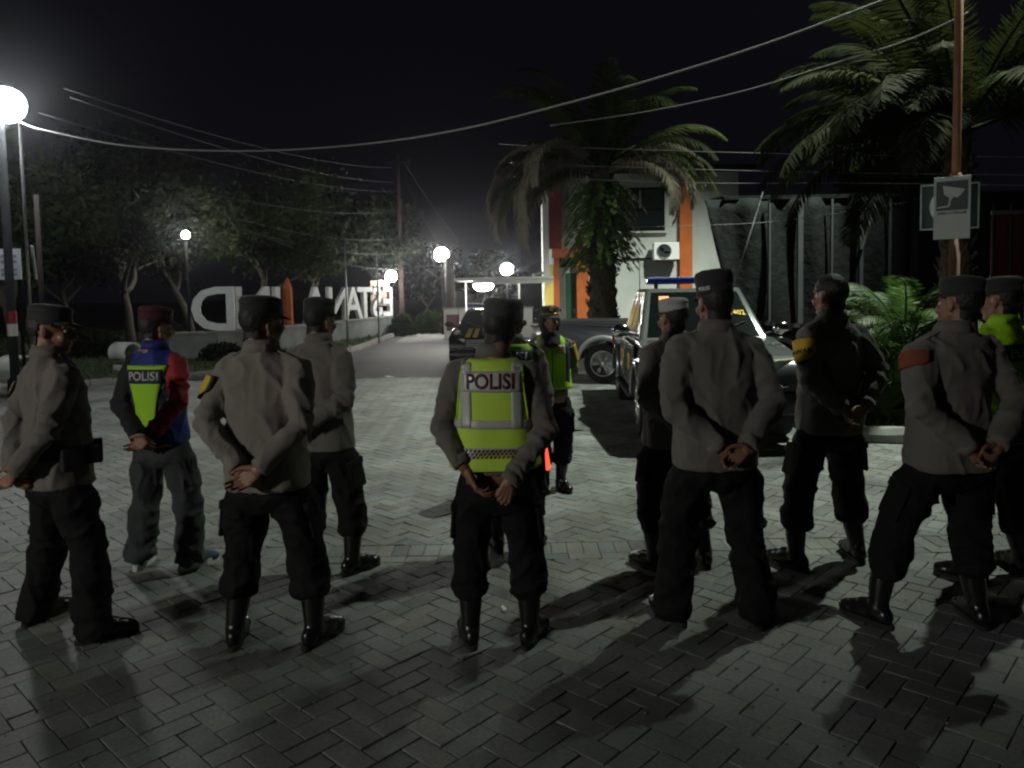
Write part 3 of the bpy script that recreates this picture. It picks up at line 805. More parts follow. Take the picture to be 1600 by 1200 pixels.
# ------------------------------------------------------------------ vests
def vest_shell(root, g, seed, m, z0, z1=1.462, off=.019, arm_z=1.15, front_open=False):
    n, nz = 72, 26; vs_ = []; zs = np.linspace(z0, z1, nz)
    for z in zs:
        rx, ry, yc = torso_at(z); rx = rx * g + off; ry = ry * (.4 + .6 * g) + off
        fl = .012 * max(0, (z0 + .12 - z) / .12)
        for (x, y, zz) in se_ring(rx + fl, ry + fl, yc, z, n):
            wv = .007 * math.sin(9 * x + 11 * z + seed) + .006 * math.sin(23 * x - 6 * z + 2 * seed) * (1.3 - min(z, 1.3)) * 2
            d = math.hypot(x, y - yc) or 1; ky = (y - yc) / d
            vs_.append((x, y + wv * math.copysign(1, ky) * abs(ky), zz))
    fs_ = []
    for i in range(nz - 1):
        for k in range(n):
            q = [vs_[i * n + k], vs_[i * n + (k + 1) % n], vs_[(i + 1) * n + k]]
            x = sum(p[0] for p in q) / 3; z = sum(p[2] for p in q) / 3; y = sum(p[1] for p in q) / 3
            lim = (.178 - .028 * min(1, max(0, (z - arm_z) / .25))) * g
            if z > arm_z + .10 * max(0, 1 - (abs(x) - lim) / .03) * 0 and abs(x) > lim: continue
            if z > 1.40 and abs(x) < .085 and y > 0: continue
            fs_.append((i * n + k, i * n + (k + 1) % n, (i + 1) * n + (k + 1) % n, (i + 1) * n + k))
    me = bpy.data.meshes.new('vest'); me.from_pydata(vs_, [], fs_); me.materials.append(m); me.polygons.foreach_set('use_smooth', [True] * len(fs_))
    b = bmesh.new(); b.from_mesh(me); bmesh.ops.delete(b, geom=[v_ for v_ in b.verts if not v_.link_faces], context='VERTS')
    # piping along every open edge keeps the armholes soft
    b.to_mesh(me); b.free()
    o = obj_from(me, 'vest', root); md = o.modifiers.new('t', 'SOLIDIFY'); md.thickness = .008; md.offset = 0
    sm_ = o.modifiers.new('s', 'SMOOTH'); sm_.iterations = 2; sm_.factor = .4
    return o
def back_fn(off, g, seed, front=False):
    gy = (.4 + .6 * g)
    def f(x, z):
        rx, ry, yc = torso_at(z); rx = rx * g + off; ry = ry * gy + off; u = min(abs(x) / rx, .985); y = ry * (1 - u ** NSE) ** (1 / NSE)
        wv = .007 * math.sin(9 * x + 11 * z + seed) + .006 * math.sin(23 * x - 6 * z + 2 * seed) * (1.3 - min(z, 1.3)) * 2
        return (x, yc + (y + wv if front else -(y + wv)), z)
    return f

def vest_polisi(root, g, seed):
    """lime vest: grey tape frame, dark red lettering, chequered hem band"""
    v_ = vest_shell(root, g, seed, M['lime'], .925)
    f1, f2, f3 = back_fn(.026, g, seed), back_fn(.0285, g, seed), back_fn(.031, g, seed)
    for sg in (-1, 1):
        grid_patch('reflective_tape', f1, sg * .125 - .027, sg * .125 + .027, 1.13, 1.445, M['reflect'], v_, 4, 14)
    grid_patch('reflective_tape', f1, -.19 * g, .19 * g, 1.125, 1.168, M['reflect'], v_, 20, 3)
    grid_patch('reflective_tape', f2, -.14, .15, 1.305, 1.405, M['reflect'], v_, 16, 6)
    text_on('lettering', 'POLISI', .100, f3, -.002, 1.353, M['maroon'], v_, bold=.0028, spacing=1.0, sx=.86)
    c_ = grid_patch('chequered_band', f1, -.17 * g, .17 * g, .985, 1.035, M['reflect'], v_, 18, 3)
    for r_ in range(3):
        for k in range(17):
            x0 = -.168 * g + k * .0205 + (.008 * r_)
            if x0 + .012 > .166 * g: continue
            fz = 1.022 - r_ * .0145
            vs_ = [f3(x0, fz - .0065), f3(x0 + .011, fz - .0065), f3(x0 + .017, fz + .0065), f3(x0 + .006, fz + .0065)]
            mb = MB().add(vs_, [(0, 1, 2, 3)]); q = mb.build('check', M['maroon'], c_); md = q.modifiers.new('t', 'SOLIDIFY'); md.thickness = .001
    # piping on the shoulders
    for sg in (-1, 1):
        mb = MB(); mb.tube([f1(sg * (.172 - .028 * min(1, k / 7)) * g, 1.17 + .034 * k) for k in range(9)], .005, 6); mb.build('piping', M['lime'], v_, smooth=True)
def vest_navy_label(root, g, seed):
    v_ = vest_shell(root, g, seed, M['lime_deep'], .95)
    f1, f2 = back_fn(.026, g, seed), back_fn(.029, g, seed)
    p_ = grid_patch('label_panel', f1, -.15, .15, 1.33, 1.42, M['navy'], v_, 14, 6)
    text_on('lettering', 'POLISI', .085, f2, 0, 1.375, M['white'], p_, bold=.0015, sx=1.0)
    grid_patch('reflective_tape', f1, -.19, .19, 1.12, 1.16, M['reflect'], v_, 18, 3)
def vest_front(root, g, seed):
    v_ = vest_shell(root, g, seed, M['lime_deep'], .97)
    f1, f2 = back_fn(.026, g, seed, True), back_fn(.030, g, seed, True)
    mb = MB(); mb.tube([f1(0.0, .98 + .04 * k) for k in range(10)], .004, 6); mb.build('zip', M['black'], v_)
    grid_patch('chest_patch', f2, .055, .125, 1.29, 1.38, M['tan'], v_, 5, 5)     # her own left breast is +x when seen from the front
    grid_patch('chest_patch', f2, -.125, -.055, 1.29, 1.38, M['tan'], v_, 5, 5)
    grid_patch('reflective_tape', f1, -.17, -.13, 1.0, 1.40, M['navy'], v_, 4, 14)
    grid_patch('reflective_tape', f1, .055, .15, 1.39, 1.43, M['reflect'], v_, 5, 4)

# ------------------------------------------------------------------ jackets coloured by panel
def jacket_motor(shirt, sh, elbow, wrist, g, root):
    me = shirt.data; me.materials.clear()
    for k in ('navy', 'blue', 'red', 'black', 'lime_deep'): me.materials.append(M[k])
    co = get_co(me); idx = []
    def near(i, c):
        S_, E_, W_ = np.array(sh[i]), np.array(elbow[i]), np.array(wrist[i]); best = 9
        for a, b in ((S_, E_), (E_, W_)):
            t = np.clip(np.dot(c - a, b - a) / np.dot(b - a, b - a), 0, 1); best = min(best, np.linalg.norm(c - a - t * (b - a)))
        return best
    for p in me.polygons:
        c = np.array(p.center)
        if near(1, c) < .088 and c[0] > .14 * (1 if c[2] > 1.1 else 0) or (near(1, c) < .075 and c[2] < 1.12): m_ = 2
        elif near(0, c) < .088 and c[0] < -.14 * (1 if c[2] > 1.1 else 0) or (near(0, c) < .075 and c[2] < 1.12): m_ = 3
        elif c[2] > 1.33 - .1 * abs(c[0]): m_ = 1
        elif c[0] > .12 and c[2] < 1.05: m_ = 1
        else: m_ = 0
        idx.append(m_)
    me.polygons.foreach_set('material_index', idx)
    f1, f2, f3 = back_fn(.012, g, 1.0), back_fn(.0155, g, 1.0), back_fn(.018, g, 1.0)
    # hour-glass lime panel
    nu, nv = 12, 18; vs_ = []
    for a in range(nu + 1):
        for b in range(nv + 1):
            z = .90 + .47 * b / nv; hw = .075 + .075 * max(0, (z - 1.02) / .35) ** 1.6 + (.012 if z < 1.0 else 0)
            vs_.append(f1(hw * (2 * a / nu - 1), z))
    fs_ = [(a * (nv + 1) + b, (a + 1) * (nv + 1) + b, (a + 1) * (nv + 1) + b + 1, a * (nv + 1) + b + 1) for a in range(nu) for b in range(nv)]
    o = MB().add(vs_, fs_).build('lime_panel', M['lime_deep'], shirt, smooth=True); md = o.modifiers.new('t', 'SOLIDIFY'); md.thickness = .004
    p_ = grid_patch('label_panel', f2, -.125, .125, 1.255, 1.345, M['navy'], shirt, 14, 6)
    text_on('lettering', 'POLISI', .078, f3, 0, 1.30, M['reflect'], p_, bold=.001, sx=1.0)
    for sg in (-1, 1): grid_patch('side_piping', f2, sg * .155 - .012, sg * .155 + .012, 1.05, 1.16, M['reflect'], shirt, 3, 6)
def jacket_lime(shirt, sh, elbow, wrist, g, root):
    me = shirt.data; me.materials.clear(); me.materials.append(M['lime_deep']); me.materials.append(M['navy'])
    me.polygons.foreach_set('material_index', [1 if (1.27 < p.center[2] < 1.36 or p.center[2] < .9) else 0 for p in me.polygons])
    f2 = back_fn(.012, g, 1.0); text_on('lettering', 'POLISI', .075, f2, 0, 1.315, M['reflect'], shirt, bold=.001)

# ------------------------------------------------------------------ the twelve people
PEOPLE = []
def P(*a, **k): r_ = person(*a, **k); PEOPLE.append(r_); return r_

# 1 leftmost officer, turned to the right, dark cap with peak
r1 = P('person', 'officer at far left, head in right profile, grey-brown shirt and utility belt', (-2.36, 3.87), R(-38), .985, 1.0, stance=.27, lfoot=(-.27, -.03), rfoot=(.25, .05), head=(-38, -4, 0), wrist=((.0, -.205, .93), (.105, -.235, .94)), trousers='straight', pockets=False, footwear='shoe', seed=3, cap_kw=dict(h=.054),
       armband=dict(side=0, m='yellow', t0=.3, t1=.6))
mb = MB(); mb.rings([se_ring(.206, .152, -.006, z) for z in (.955, .962, 1.005, 1.012)]); bl = mb.build('utility_belt', M['black'], r1[0], smooth=True)
for a, sz in ((R(-8), (.06, .10, .12)), (R(30), (.05, .07, .09)), (R(-150), (.05, .08, .10)), (R(62), (.05, .05, .13))):
    q = MB(); q.box((math.cos(a) * .225, math.sin(a) * .172, .96), sz, Matrix.Rotation(a, 3, 'Z')); q.build('belt_pouch', M['black'], bl, bevel=.01)
# 2 motor jacket
P('person', 'man in maroon cap with blue, red and lime jacket lettered POLISI, grey trousers and sneakers', (-2.24, 4.76), R(-14), .965, .93, stance=.165, lfoot=(-.20, .0), rfoot=(.17, .04), head=(-22, -3, 0), wrist=((.01, -.205, .945), (.115, -.235, .955)), tm='trouser_grey', trousers='straight', pockets=False, footwear='sneaker',
  seed=4, cap='cap_maroon', cap_kw=dict(m_band=M['cap_maroon'], h=.06, size=1.03), jacket=jacket_motor, sm='blue', hem=.86)
# 3 near left officer with yellow armband
P('person', 'officer in light grey-brown shirt with yellow left armband, hands clasped, left of the vest wearer', (-1.22, 3.69), R(-9), 1.0, 1.03, stance=.20, lfoot=(-.19, -.02), rfoot=(.22, .03), head=(-30, 0, 3), sm='shirt_pale', seed=6, cap_kw=dict(h=.056), armband=dict(side=0, m='yellow', t0=.22, t1=.62, ), amp=.012)
# 4 behind him
P('person', 'officer in flat dark cap standing behind the light-shirted officer, facing the big letters', (-1.18, 4.66), R(-24), .985, 1.0, stance=.15, lfoot=(-.10, -.06), rfoot=(.17, .05), head=(-10, -2, 0), seed=8, cap_kw=dict(h=.064))
# 5 centre, lime vest, hands hanging together
r5 = P('person', 'officer in lime reflective vest with dark red POLISI lettering, in the centre, olive cap', (-.09, 3.65), R(-5), .975, 1.02, stance=.15, lfoot=(-.15, .0), rfoot=(.165, .02), head=(-12, -4, 4), hoff=.035, cap='cap_green', seed=5, cap_kw=dict(m_band=M['cap_green'], h=.062, size=1.02), vest=vest_polisi, hem=.90,
       elbow=((-.262, -.085, 1.115), (.238, -.095, 1.115)), wrist=((-.115, -.185, .90), (.085, -.205, .865)), sleeves=(.78, .96),
       hand=(('relaxed', (.45, -.1, -.85), (-.65, -.25, -.45)), ('grip', (-.35, -.1, -.9), (.25, -.95, .0))))
# 6 behind him, mostly hidden
r6 = P('person', 'officer in lime vest with navy label panel, mostly hidden behind the centre officer', (.0, 5.0), R(-6), .955, .98, stance=.13, head=(0, 0, 0), seed=9, vest=vest_navy_label, hem=.90,
       elbow=((-.24, -.04, 1.12), (.235, -.03, 1.12)), wrist=((-.24, .10, .90), (.215, .10, .93)),
       hand=(('relaxed', (.1, .3, -.9), (-1, 0, 0)), ('fist', (-.1, .5, -.75), (1, .1, .1))))
# 7 the woman facing the squad
rw = P('person', 'woman in black hijab and gold-badged cap with lime vest, facing the squad', (.33, 6.52), R(184), .925, .90, stance=.10, lfoot=(-.09, .0), rfoot=(.08, .03), head=(5, 4, 0), seed=12, sm='shirt', vest=vest_front, hem=.90, group='officer facing the squad',
       cap_kw=dict(badge=True, h=.055, size=1.04), armband=dict(side=0, m='yellow', t0=.05, t1=.75, full=True, border=False), hair=False)
def hijab(root, X):
    mb = MB(); mb.ball((0, -.026, .012), (.096, .108, .118), 24, 16)
    for a in range(-70, 251, 20):
        mb.capsule((.074 * math.cos(R(a)), .045, -.03 + .095 * math.sin(R(a))), (.078 * math.cos(R(a)), -.03, -.02 + .1 * math.sin(R(a))), .018, .03)
    mb.tube([(0, -.015, -.06), (0, -.005, -.13), (0, .0, -.19), (0, .02, -.26), (0, .04, -.33)], [.082, .088, .105, .12, .06], 24)
    mb.ball((0, .045, -.135), (.06, .05, .04))
    me = remesh(mb, .008, 4, name='hijab'); co = get_co(me); no = get_no(me); co += no * ((vnoise(co * np.array([25, 25, 12]), 2) - .5) * .012)[:, None]; set_co(me, co)
    me.transform(X); obj_from(me, 'hijab', root, [M['black']])
hijab(rw[0], rw[1])
# 8 partly hidden officer with the white-topped cap
P('person', 'officer in white-topped cap half hidden behind the tall officer right of centre', (.99, 4.64), R(20), .97, 1.02, stance=.14, lfoot=(-.15, .02), rfoot=(.2, -.04), head=(4, 0, 0), seed=14, cap='cap_white', cap_kw=dict(m_band=M['cap_white'], h=.05, size=1.0))
# 9 tall officer right of centre
r9 = P('person', 'tall broad officer right of centre with white lettering on black cap and straight black trousers', (1.03, 3.84), R(4), 1.035, 1.04, stance=.21, lfoot=(-.20, .05), rfoot=(.21, -.03), head=(8, 0, -2), trousers='straight', pockets=False, footwear='shoe', seed=16, amp=.013,
       cap_kw=dict(h=.085, text='POLISI', size=1.0, tilt=-.1))
q = MB(); Wm = Vector(r9[3][2][1]); E9 = Vector(r9[3][1][1]); t9 = (Wm - E9).normalized(); q.tube([Wm - t9 * .006, Wm + t9 * .012], [.034, .034], 16); q.build('wristwatch', M['steel'], r9[0])
# 10 bare-headed officer with yellow PAWAS armband
P('person', 'bare-headed officer with yellow lettered armband beside the pickup, black bloused trousers', (1.96, 4.65), R(17), 1.045, .97, stance=.22, lfoot=(-.25, .0), rfoot=(.20, .0), head=(6, 0, 0), seed=18, cap=None, armband=dict(side=0, m='yellow', t0=.16, t1=.68, text=('PAWAS',)))
# 11 near right officer
P('person', 'officer near the right edge with rust shoulder patch, legs wide apart, dark shirt', (2.19, 3.77), R(12), 1.02, 1.05, stance=.27, lfoot=(-.33, .10), rfoot=(.16, -.02), head=(12, 0, 4), hoff=.05, seed=20, cap_kw=dict(h=.056, tilt=-.03), armband=dict(side=0, m='orange_patch', t0=.05, t1=.38, border=False, name='shoulder_patch'))
# 12 lime jacket behind him
P('person', 'officer in bright lime jacket at the right edge, mostly hidden behind another officer', (2.84, 4.39), R(20), 1.02, 1.0, stance=.2, head=(8, 0, 0), seed=22, jacket=jacket_lime, sm='lime_deep', cap_kw=dict(h=.056))

# traffic wand in the hidden officer's right hand
M['wand'] = mat('lit_red_wand', (.7, .05, .02), .4, emit=(1, .09, .05), emit_s=1.3)
wd = thing('traffic_wand', 'glowing red traffic wand held beside the centre officer, pointing down', 'wand', (0, 0, 0))
hx = r6[0].matrix_basis
bpy.context.view_layer.update()
wp = r6[0].matrix_world @ (r6[2][1] @ Vector((.075, 0, -.03)))
wd.location = wp; tip = at(856, 734, 4.95); dr = (tip - wp).normalized()
mb = MB(); mb.tube([dr * -.10, dr * -.09, dr * .06, dr * .07], [.011, .015, .016, .02], 14); mb.build('handle', M['black'], wd, smooth=True)
Lw = (tip - wp).length
mb = MB(); mb.tube([dr * .07, dr * .085, dr * (Lw - .015), dr * Lw], [.018, .022, .022, .012], 16); mb.build('wand_tube', M['wand'], wd, smooth=True)
# ------------------------------------------------------------------ vehicles
M['paint_grey'] = mat('grey_green_car_paint', (.165, .18, .172), .26, metal=.45, coat=.8)
M['paint_slate'] = mat('slate_car_paint', (.075, .085, .098), .28, metal=.3, coat=.6)
M['paint_black'] = mat('black_car_paint', (.010, .010, .011), .2, coat=.8)
M['glass_dark'] = mat('tinted_glass', (.006, .009, .009), .08, spec=.45)
M['tyre'] = mat('tyre_rubber', (.014, .014, .014), .85, bump=.4, bump_scale=60, dist=.006)
M['rim'] = mat('alloy_rim', (.55, .55, .54), .3, metal=.9)
M['chrome'] = mat('chrome', (.7, .7, .7), .12, metal=1)
M['plastic'] = mat('black_plastic', (.018, .018, .018), .55)
M['silver'] = mat('silver_flare_paint', (.42, .43, .43), .35, metal=.4, coat=.3)
M['lens'] = mat('headlamp_lens', (.50, .52, .42), .08, coat=1.0, spec=.8)
M['red_lens'] = mat('tail_lamp_lens', (.38, .01, .03), .2, coat=.8)
M['bar_blue'] = mat('blue_light_bar', (.012, .035, .24), .15, coat=.8)
M['decal_yellow'] = mat('yellow_decal', (.80, .55, .02), .5)
M['amber'] = mat('lit_amber_sticker', (.8, .3, .1), .5, emit=(1, .35, .15), emit_s=1.0)  # no lamp: the sticker's lit look is a glow put into its material

def wheel(parent, x, y, r=.37, w=.25, side=1, spokes=6):
    wh = MB(); prof = [(r * .62, -.42), (r * .80, -.5), (r * .95, -.46), (r, -.32), (r, .32), (r * .95, .46), (r * .80, .5), (r * .62, .42)]
    n = 36; rings = [[(rr * math.cos(2 * math.pi * k / n), q * w, rr * math.sin(2 * math.pi * k / n)) for k in range(n)] for rr, q in prof]
    wh.rings(rings, cap=True)
    t = wh.build('wheel', M['tyre'], parent, smooth=False, bevel=.006); t.location = (x, y, r + .004)
    rm = MB(); yo = side * w * .40
    rm.rings([[(rr * math.cos(2 * math.pi * k / n), yy, rr * math.sin(2 * math.pi * k / n)) for k in range(n)] for rr, yy in ((r * .66, yo + side * .02), (r * .60, yo + side * .022), (r * .56, yo - side * .03), (r * .54, yo - side * .05), (.02, yo - side * .05))])
    for k in range(spokes):
        a = 2 * math.pi * k / spokes
        for da in (-.13, .13):
            p0 = Vector((.05 * math.cos(a), yo + side * .012, .05 * math.sin(a))); p1 = Vector((r * .59 * math.cos(a + da), yo + side * .008, r * .59 * math.sin(a + da)))
            rm.tube([p0, p1], [.022, .017], 6, flat=(1, .7))
    rm.ball((0, yo + side * .012, 0), (.05, .02, .05))
    rm.build('rim', M['rim'], t, smooth=True)
    return t

def arch(cx, r, z0, n=12):
    """outline points of a wheel cut-out walked from +x to -x (front to back) along the sill"""
    a0 = math.asin(max(-1, min(1, (z0 - .374) / r)))
    return [(cx + r * math.cos(a), .374 + r * math.sin(a)) for a in np.linspace(a0, math.pi - a0, n)]

def pane(parent, name, q, u0, u1, v0, v1, off, m, nrm=None):
    q = [Vector(p) for p in q]
    f = lambda u_, v_: q[0].lerp(q[1], u_).lerp(q[3].lerp(q[2], u_), v_)
    c = [f(u0, v0), f(u1, v0), f(u1, v1), f(u0, v1)]; n = (c[1] - c[0]).cross(c[3] - c[0]).normalized()
    if nrm is not None and n.dot(Vector(nrm)) < 0: n = -n
    mb = MB(); mb.add([p + n * off for p in c] + [p - n * .012 for p in c], [(0, 1, 2, 3), (7, 6, 5, 4), (0, 4, 5, 1), (1, 5, 6, 2), (2, 6, 7, 3), (3, 7, 4, 0)])
    return mb.build(name, m, parent, bevel=.006), (lambda u_, v_, o=.0: f(u0 + (u1 - u0) * u_, v0 + (v1 - v0) * v_) + n * (off + o))

def text_quad(name, body, parent, fn, wq, hq, size, m, bold=0, cx=.5, cz=.5, flip=False):
    """lettering laid on a bilinear pane; wq, hq = pane size in metres"""
    return text_on(name, body, size, lambda u_, v_: tuple(fn((1 - u_ / wq) if flip else u_ / wq, v_ / hq, .004)), cx * wq, cz * hq, m, parent, bold=bold)

def vehicle(name, label, loc, rz, paint, kind='pickup', bar=True, flare=None, group='police vehicles', code=None, door_text=None, stripes=False, win_text=None):
    root = thing(name, label, 'car' if kind == 'sedan' else 'pickup truck', loc, rz, group)
    sill = .44 if kind == 'pickup' else .26
    if kind == 'pickup':
        fx, rx_, ra = 1.52, -1.48, .45; hw = .865
        top = [(2.28, 1.00), (1.05, 1.12), (-1.02, 1.10), (-1.04, 1.14), (-2.58, 1.14), (-2.62, 1.08), (-2.60, .58), (-2.5, sill)]
        low = [(2.40, sill), (2.46, .62), (2.44, .86)]
        gb = [(1.10, -1.00), (.30, -.80)]; roof = 1.74; belt = 1.10; gw, gr = .80, .62
    else:
        fx, rx_, ra = 1.34, -1.28, .37; hw = .85
        top = [(2.10, .78), (.98, .95), (-1.25, .98), (-2.10, .96), (-2.22, .86), (-2.22, .45), (-2.1, sill)]
        low = [(2.12, sill), (2.2, .42), (2.2, .66)]
        gb = [(1.02, -1.55), (.18, -.95)]; roof = 1.42; belt = .94; gw, gr = .76, .56
    wr = .37 if kind == 'pickup' else .31
    def arch2(cx):
        zc = wr + .004; a0 = math.asin((sill - zc) / ra)
        return [(cx + ra * math.cos(a), zc + ra * math.sin(a)) for a in np.linspace(math.pi - a0, a0, 14)]
    outline = top + arch2(rx_) + arch2(fx) + low
    mb = MB(); mb.prism(outline, -hw, hw, axes=(0, 2, 1))
    me = mb.mesh('body')
    b = bmesh.new(); b.from_mesh(me); bmesh.ops.triangulate(b, faces=[f for f in b.faces if len(f.verts) > 4], ngon_method='EAR_CLIP')
    for v_ in b.verts:   # tumblehome, tapered nose and tail
        k = 1 - .05 * max(0, v_.co.z - .8) - .03 * max(0, .55 - v_.co.z)
        if v_.co.x > 1.8: k -= .10 * (v_.co.x - 1.8) / .6
        if v_.co.x < -2.2: k -= .03
        v_.co.y *= k
    b.to_mesh(me); b.free()
    body = obj_from(me, 'body', root, [paint]); md = body.modifiers.new('bevel', 'BEVEL'); md.width = .03; md.segments = 3; md.limit_method = 'ANGLE'; md.angle_limit = R(50)
    me.polygons.foreach_set('use_smooth', [True] * len(me.polygons)); body.modifiers.new('wn', 'WEIGHTED_NORMAL')
    # cab
    z0 = belt - .02; xf, xr = gb[0]; tf, tr_ = gb[1]
    B_ = [Vector((xf, gw, z0)), Vector((xf, -gw, z0)), Vector((xr, -gw, z0)), Vector((xr, gw, z0))]
    T_ = [Vector((tf, gr, roof)), Vector((tf, -gr, roof)), Vector((tr_, -gr, roof)), Vector((tr_, gr, roof))]
    cb = MB(); cb.add(B_ + T_, [(0, 1, 5, 4), (1, 2, 6, 5), (2, 3, 7, 6), (3, 0, 4, 7), (4, 5, 6, 7), (3, 2, 1, 0)])
    cabo = cb.build('cab', paint, root, bevel=.05, seg=3)
    ws, wf = pane(root, 'windscreen', [B_[1], B_[0], T_[0], T_[1]], .06, .94, .08, .92, .006, M['glass_dark'], (1, 0, 0))
    pane(root, 'rear_window', [B_[3], B_[2], T_[2], T_[3]], .08, .92, .15, .9, .006, M['glass_dark'], (-1, 0, 0))
    for sg in (1, -1):
        i0, i1 = (0, 3) if sg > 0 else (1, 2)
        q = [B_[i0], B_[i1], T_[i1], T_[i0]]
        for (u0, u1) in ((.16, .50), (.54, .90)):
            p_, _ = pane(root, 'side_window', q, u0, u1, .12, .88, .006, M['glass_dark'], (0, sg, 0))
    # doors: raised panels with handles
    xs = ((.98, .08), (.05, -.92)) if kind == 'pickup' else ((.88, -.06), (-.09, -1.0))
    for sg in (1, -1):
        for (a, b2) in xs:
            yb = sg * (hw + .001)
            d_ = MB(); zz0, zz1 = sill + .06, belt - .06
            ya = lambda z: sg * hw * (1 - .05 * max(0, z - .8) - .03 * max(0, .55 - z))
            xa0, xb0 = min(a, 9), b2
            pts = [(xa0 - .03, zz0), (xb0 + .03, zz0), (xb0, zz1), (xa0, zz1)]
            if kind == 'pickup' and b2 < -.5: pts = [(xa0, zz0), (xb0 + .02, .86), (xb0, zz1), (xa0, zz1)]
            vs_ = [(x, ya(z) + sg * .009, z) for x, z in pts] + [(x, ya(z) - sg * .01, z) for x, z in pts]
            d_.add(vs_, [(0, 1, 2, 3), (7, 6, 5, 4), (0, 4, 5, 1), (1, 5, 6, 2), (2, 6, 7, 3), (3, 7, 4, 0)])
            do = d_.build('door', paint, root, bevel=.007)
            h_ = MB(); h_.tube([(b2 + .08, ya(.95) + sg * .03, .955 if kind == 'pickup' else .82), (b2 + .24, ya(.95) + sg * .032, .96 if kind == 'pickup' else .825)], .014, 8); h_.build('handle', M['chrome'], do, smooth=True)
            if door_text and sg < 0:
                wq, hq = a - b2, zz1 - zz0
                fn = lambda u_, v_, o=0, a=a, b2=b2, hq=hq, sg=sg: Vector((b2 + (a - b2) * (1 - u_), ya(zz0 + hq * v_) + sg * (.0095 + o), zz0 + hq * v_)) if sg < 0 else None
                half = door_text[0] if a > .5 else door_text[1]
                # right-hand side reads from nose to tail as seen by a viewer
                text_on('lettering', half, .30, lambda u_, v_, f=fn, wq=wq, hq=hq: tuple(f(u_ / wq, v_ / hq, .004)), wq * .5, hq * .52, M['decal_yellow'], do, bold=.006)
    # wheel arches and wheels
    for x in (fx, rx_):
        for sg in (1, -1):
            wheel(root, x, sg * (hw - .115), wr, .25 if kind == 'pickup' else .2, sg)
            if flare or kind == 'pickup':
                fl = MB(); pts = arch2(x); rings = []
                for (px, pz) in pts:
                    dx, dz = px - x, pz - wr; l = math.hypot(dx, dz); dx /= l; dz /= l
                    yb = sg * hw * (1 - .05 * max(0, pz - .8) - (.03 if x < -9 else 0) - (.10 * max(0, px - 1.8) / .6))
                    rings.append([(px, yb - sg * .05, pz), (px - dx * .005, yb + sg * .045, pz - dz * .005), (px + dx * .05, yb + sg * .05, pz + dz * .05), (px + dx * .085, yb + sg * .01, pz + dz * .085)])
                fl.rings(rings); fl.build('wheel_arch', flare or paint, root, smooth=False, bevel=.01)
    # underbody and step
    ub = MB(); ub.box(((fx + rx_) / 2, 0, sill + .03), (fx - rx_ + .3, hw * 1.3, .18)); ub.build('chassis', M['plastic'], root)
    if kind == 'pickup':
        for sg in (1, -1):
            st = MB(); st.tube([(1.0, sg * .80, .43), (.95, sg * .90, .40), (-.9, sg * .90, .40), (-.95, sg * .80, .43)], .035, 10); st.build('side_step', M['silver'] if flare else M['plastic'], root, smooth=True)
        cv = MB(); cv.box((-1.82, 0, 1.145), (1.46, 1.5, .02)); cv.build('bed_cover', M['plastic'], root)
    # front
    nx = low[1][0]; hz = .88 if kind == 'pickup' else .66
    bu = MB(); bu.prism([(nx - .2, sill - .08), (nx + .03, sill - .04), (nx + .07, sill + .08), (nx + .04, sill + .20), (nx - .15, sill + .22)], -hw * .93, hw * .93, axes=(0, 2, 1)); bu.build('front_bumper', M['plastic'] if kind == 'pickup' else paint, root, bevel=.025)
    bc = MB(); bc.tube([(nx - .12, -hw * .9, sill + .25), (nx + .03, -hw * .6, sill + .255), (nx + .05, 0, sill + .255), (nx + .03, hw * .6, sill + .255), (nx - .12, hw * .9, sill + .25)], .018, 8); bc.build('bumper_trim', M['chrome'], root, smooth=True)
    gr_ = MB(); gr_.box((nx - .015, 0, hz - .02), (.05, .78, .20)); go = gr_.build('grille', M['plastic'], root, bevel=.015)
    for k in range(4):
        s_ = MB(); s_.box((nx + .014, 0, hz - .09 + .047 * k), (.014, .74, .016)); s_.build('grille_bar', M['chrome'], go)
    for sg in (1, -1):
        hl = MB(); ye = hw * .90
        vs_ = [(nx + .0, sg * .41, hz - .10), (nx + .0, sg * .41, hz + .09), (nx - .16, sg * ye * .985, hz + .10), (nx - .14, sg * ye, hz - .05)]
        vs2 = [(x - .12, y * .97, z) for x, y, z in vs_]; hl.add(vs_ + vs2, [(0, 1, 2, 3), (7, 6, 5, 4), (0, 4, 5, 1), (1, 5, 6, 2), (2, 6, 7, 3), (3, 7, 4, 0)])
        hl.build('headlight', M['lens'], root, bevel=.02)
        tl = MB(); tx = -2.60 if kind == 'pickup' else -2.2; tl.box((tx, sg * (hw * .905), .93 if kind == 'pickup' else .8), (.10, .16, .30 if kind == 'pickup' else .14)); tl.build('tail_light', M['red_lens'], root, bevel=.02)
        mr = MB(); mz = belt + .12; mr.ball((xf - .22, sg * (gw + .20), mz), (.07, .12, .085), 14, 10); mo = mr.build('mirror', M['chrome'] if kind == 'pickup' else M['plastic'], root, smooth=True)
        am = MB(); am.tube([(xf - .22, sg * (gw - .03), mz - .07), (xf - .22, sg * (gw + .14), mz - .03)], .018, 8); am.build('mirror_arm', M['plastic'], mo)
    pl = MB(); pl.box((nx + .085, 0, sill + .08), (.012, .42, .12)); pl.build('number_plate', M['plastic'], root)
    rb = MB(); rb.box((-2.66 if kind == 'pickup' else -2.22, 0, sill + .1), (.12, 1.5, .14)); rb.build('rear_bumper', M['silver'] if kind == 'pickup' else paint, root, bevel=.02)
    for sg in (1, -1):
        wp_ = MB(); p0, p1 = wf(.5 + sg * .08, .02, .012), wf(.5 + sg * .42, .30, .012); wp_.tube([p0, p1], .008, 6); wp_.build('wiper', M['plastic'], root)
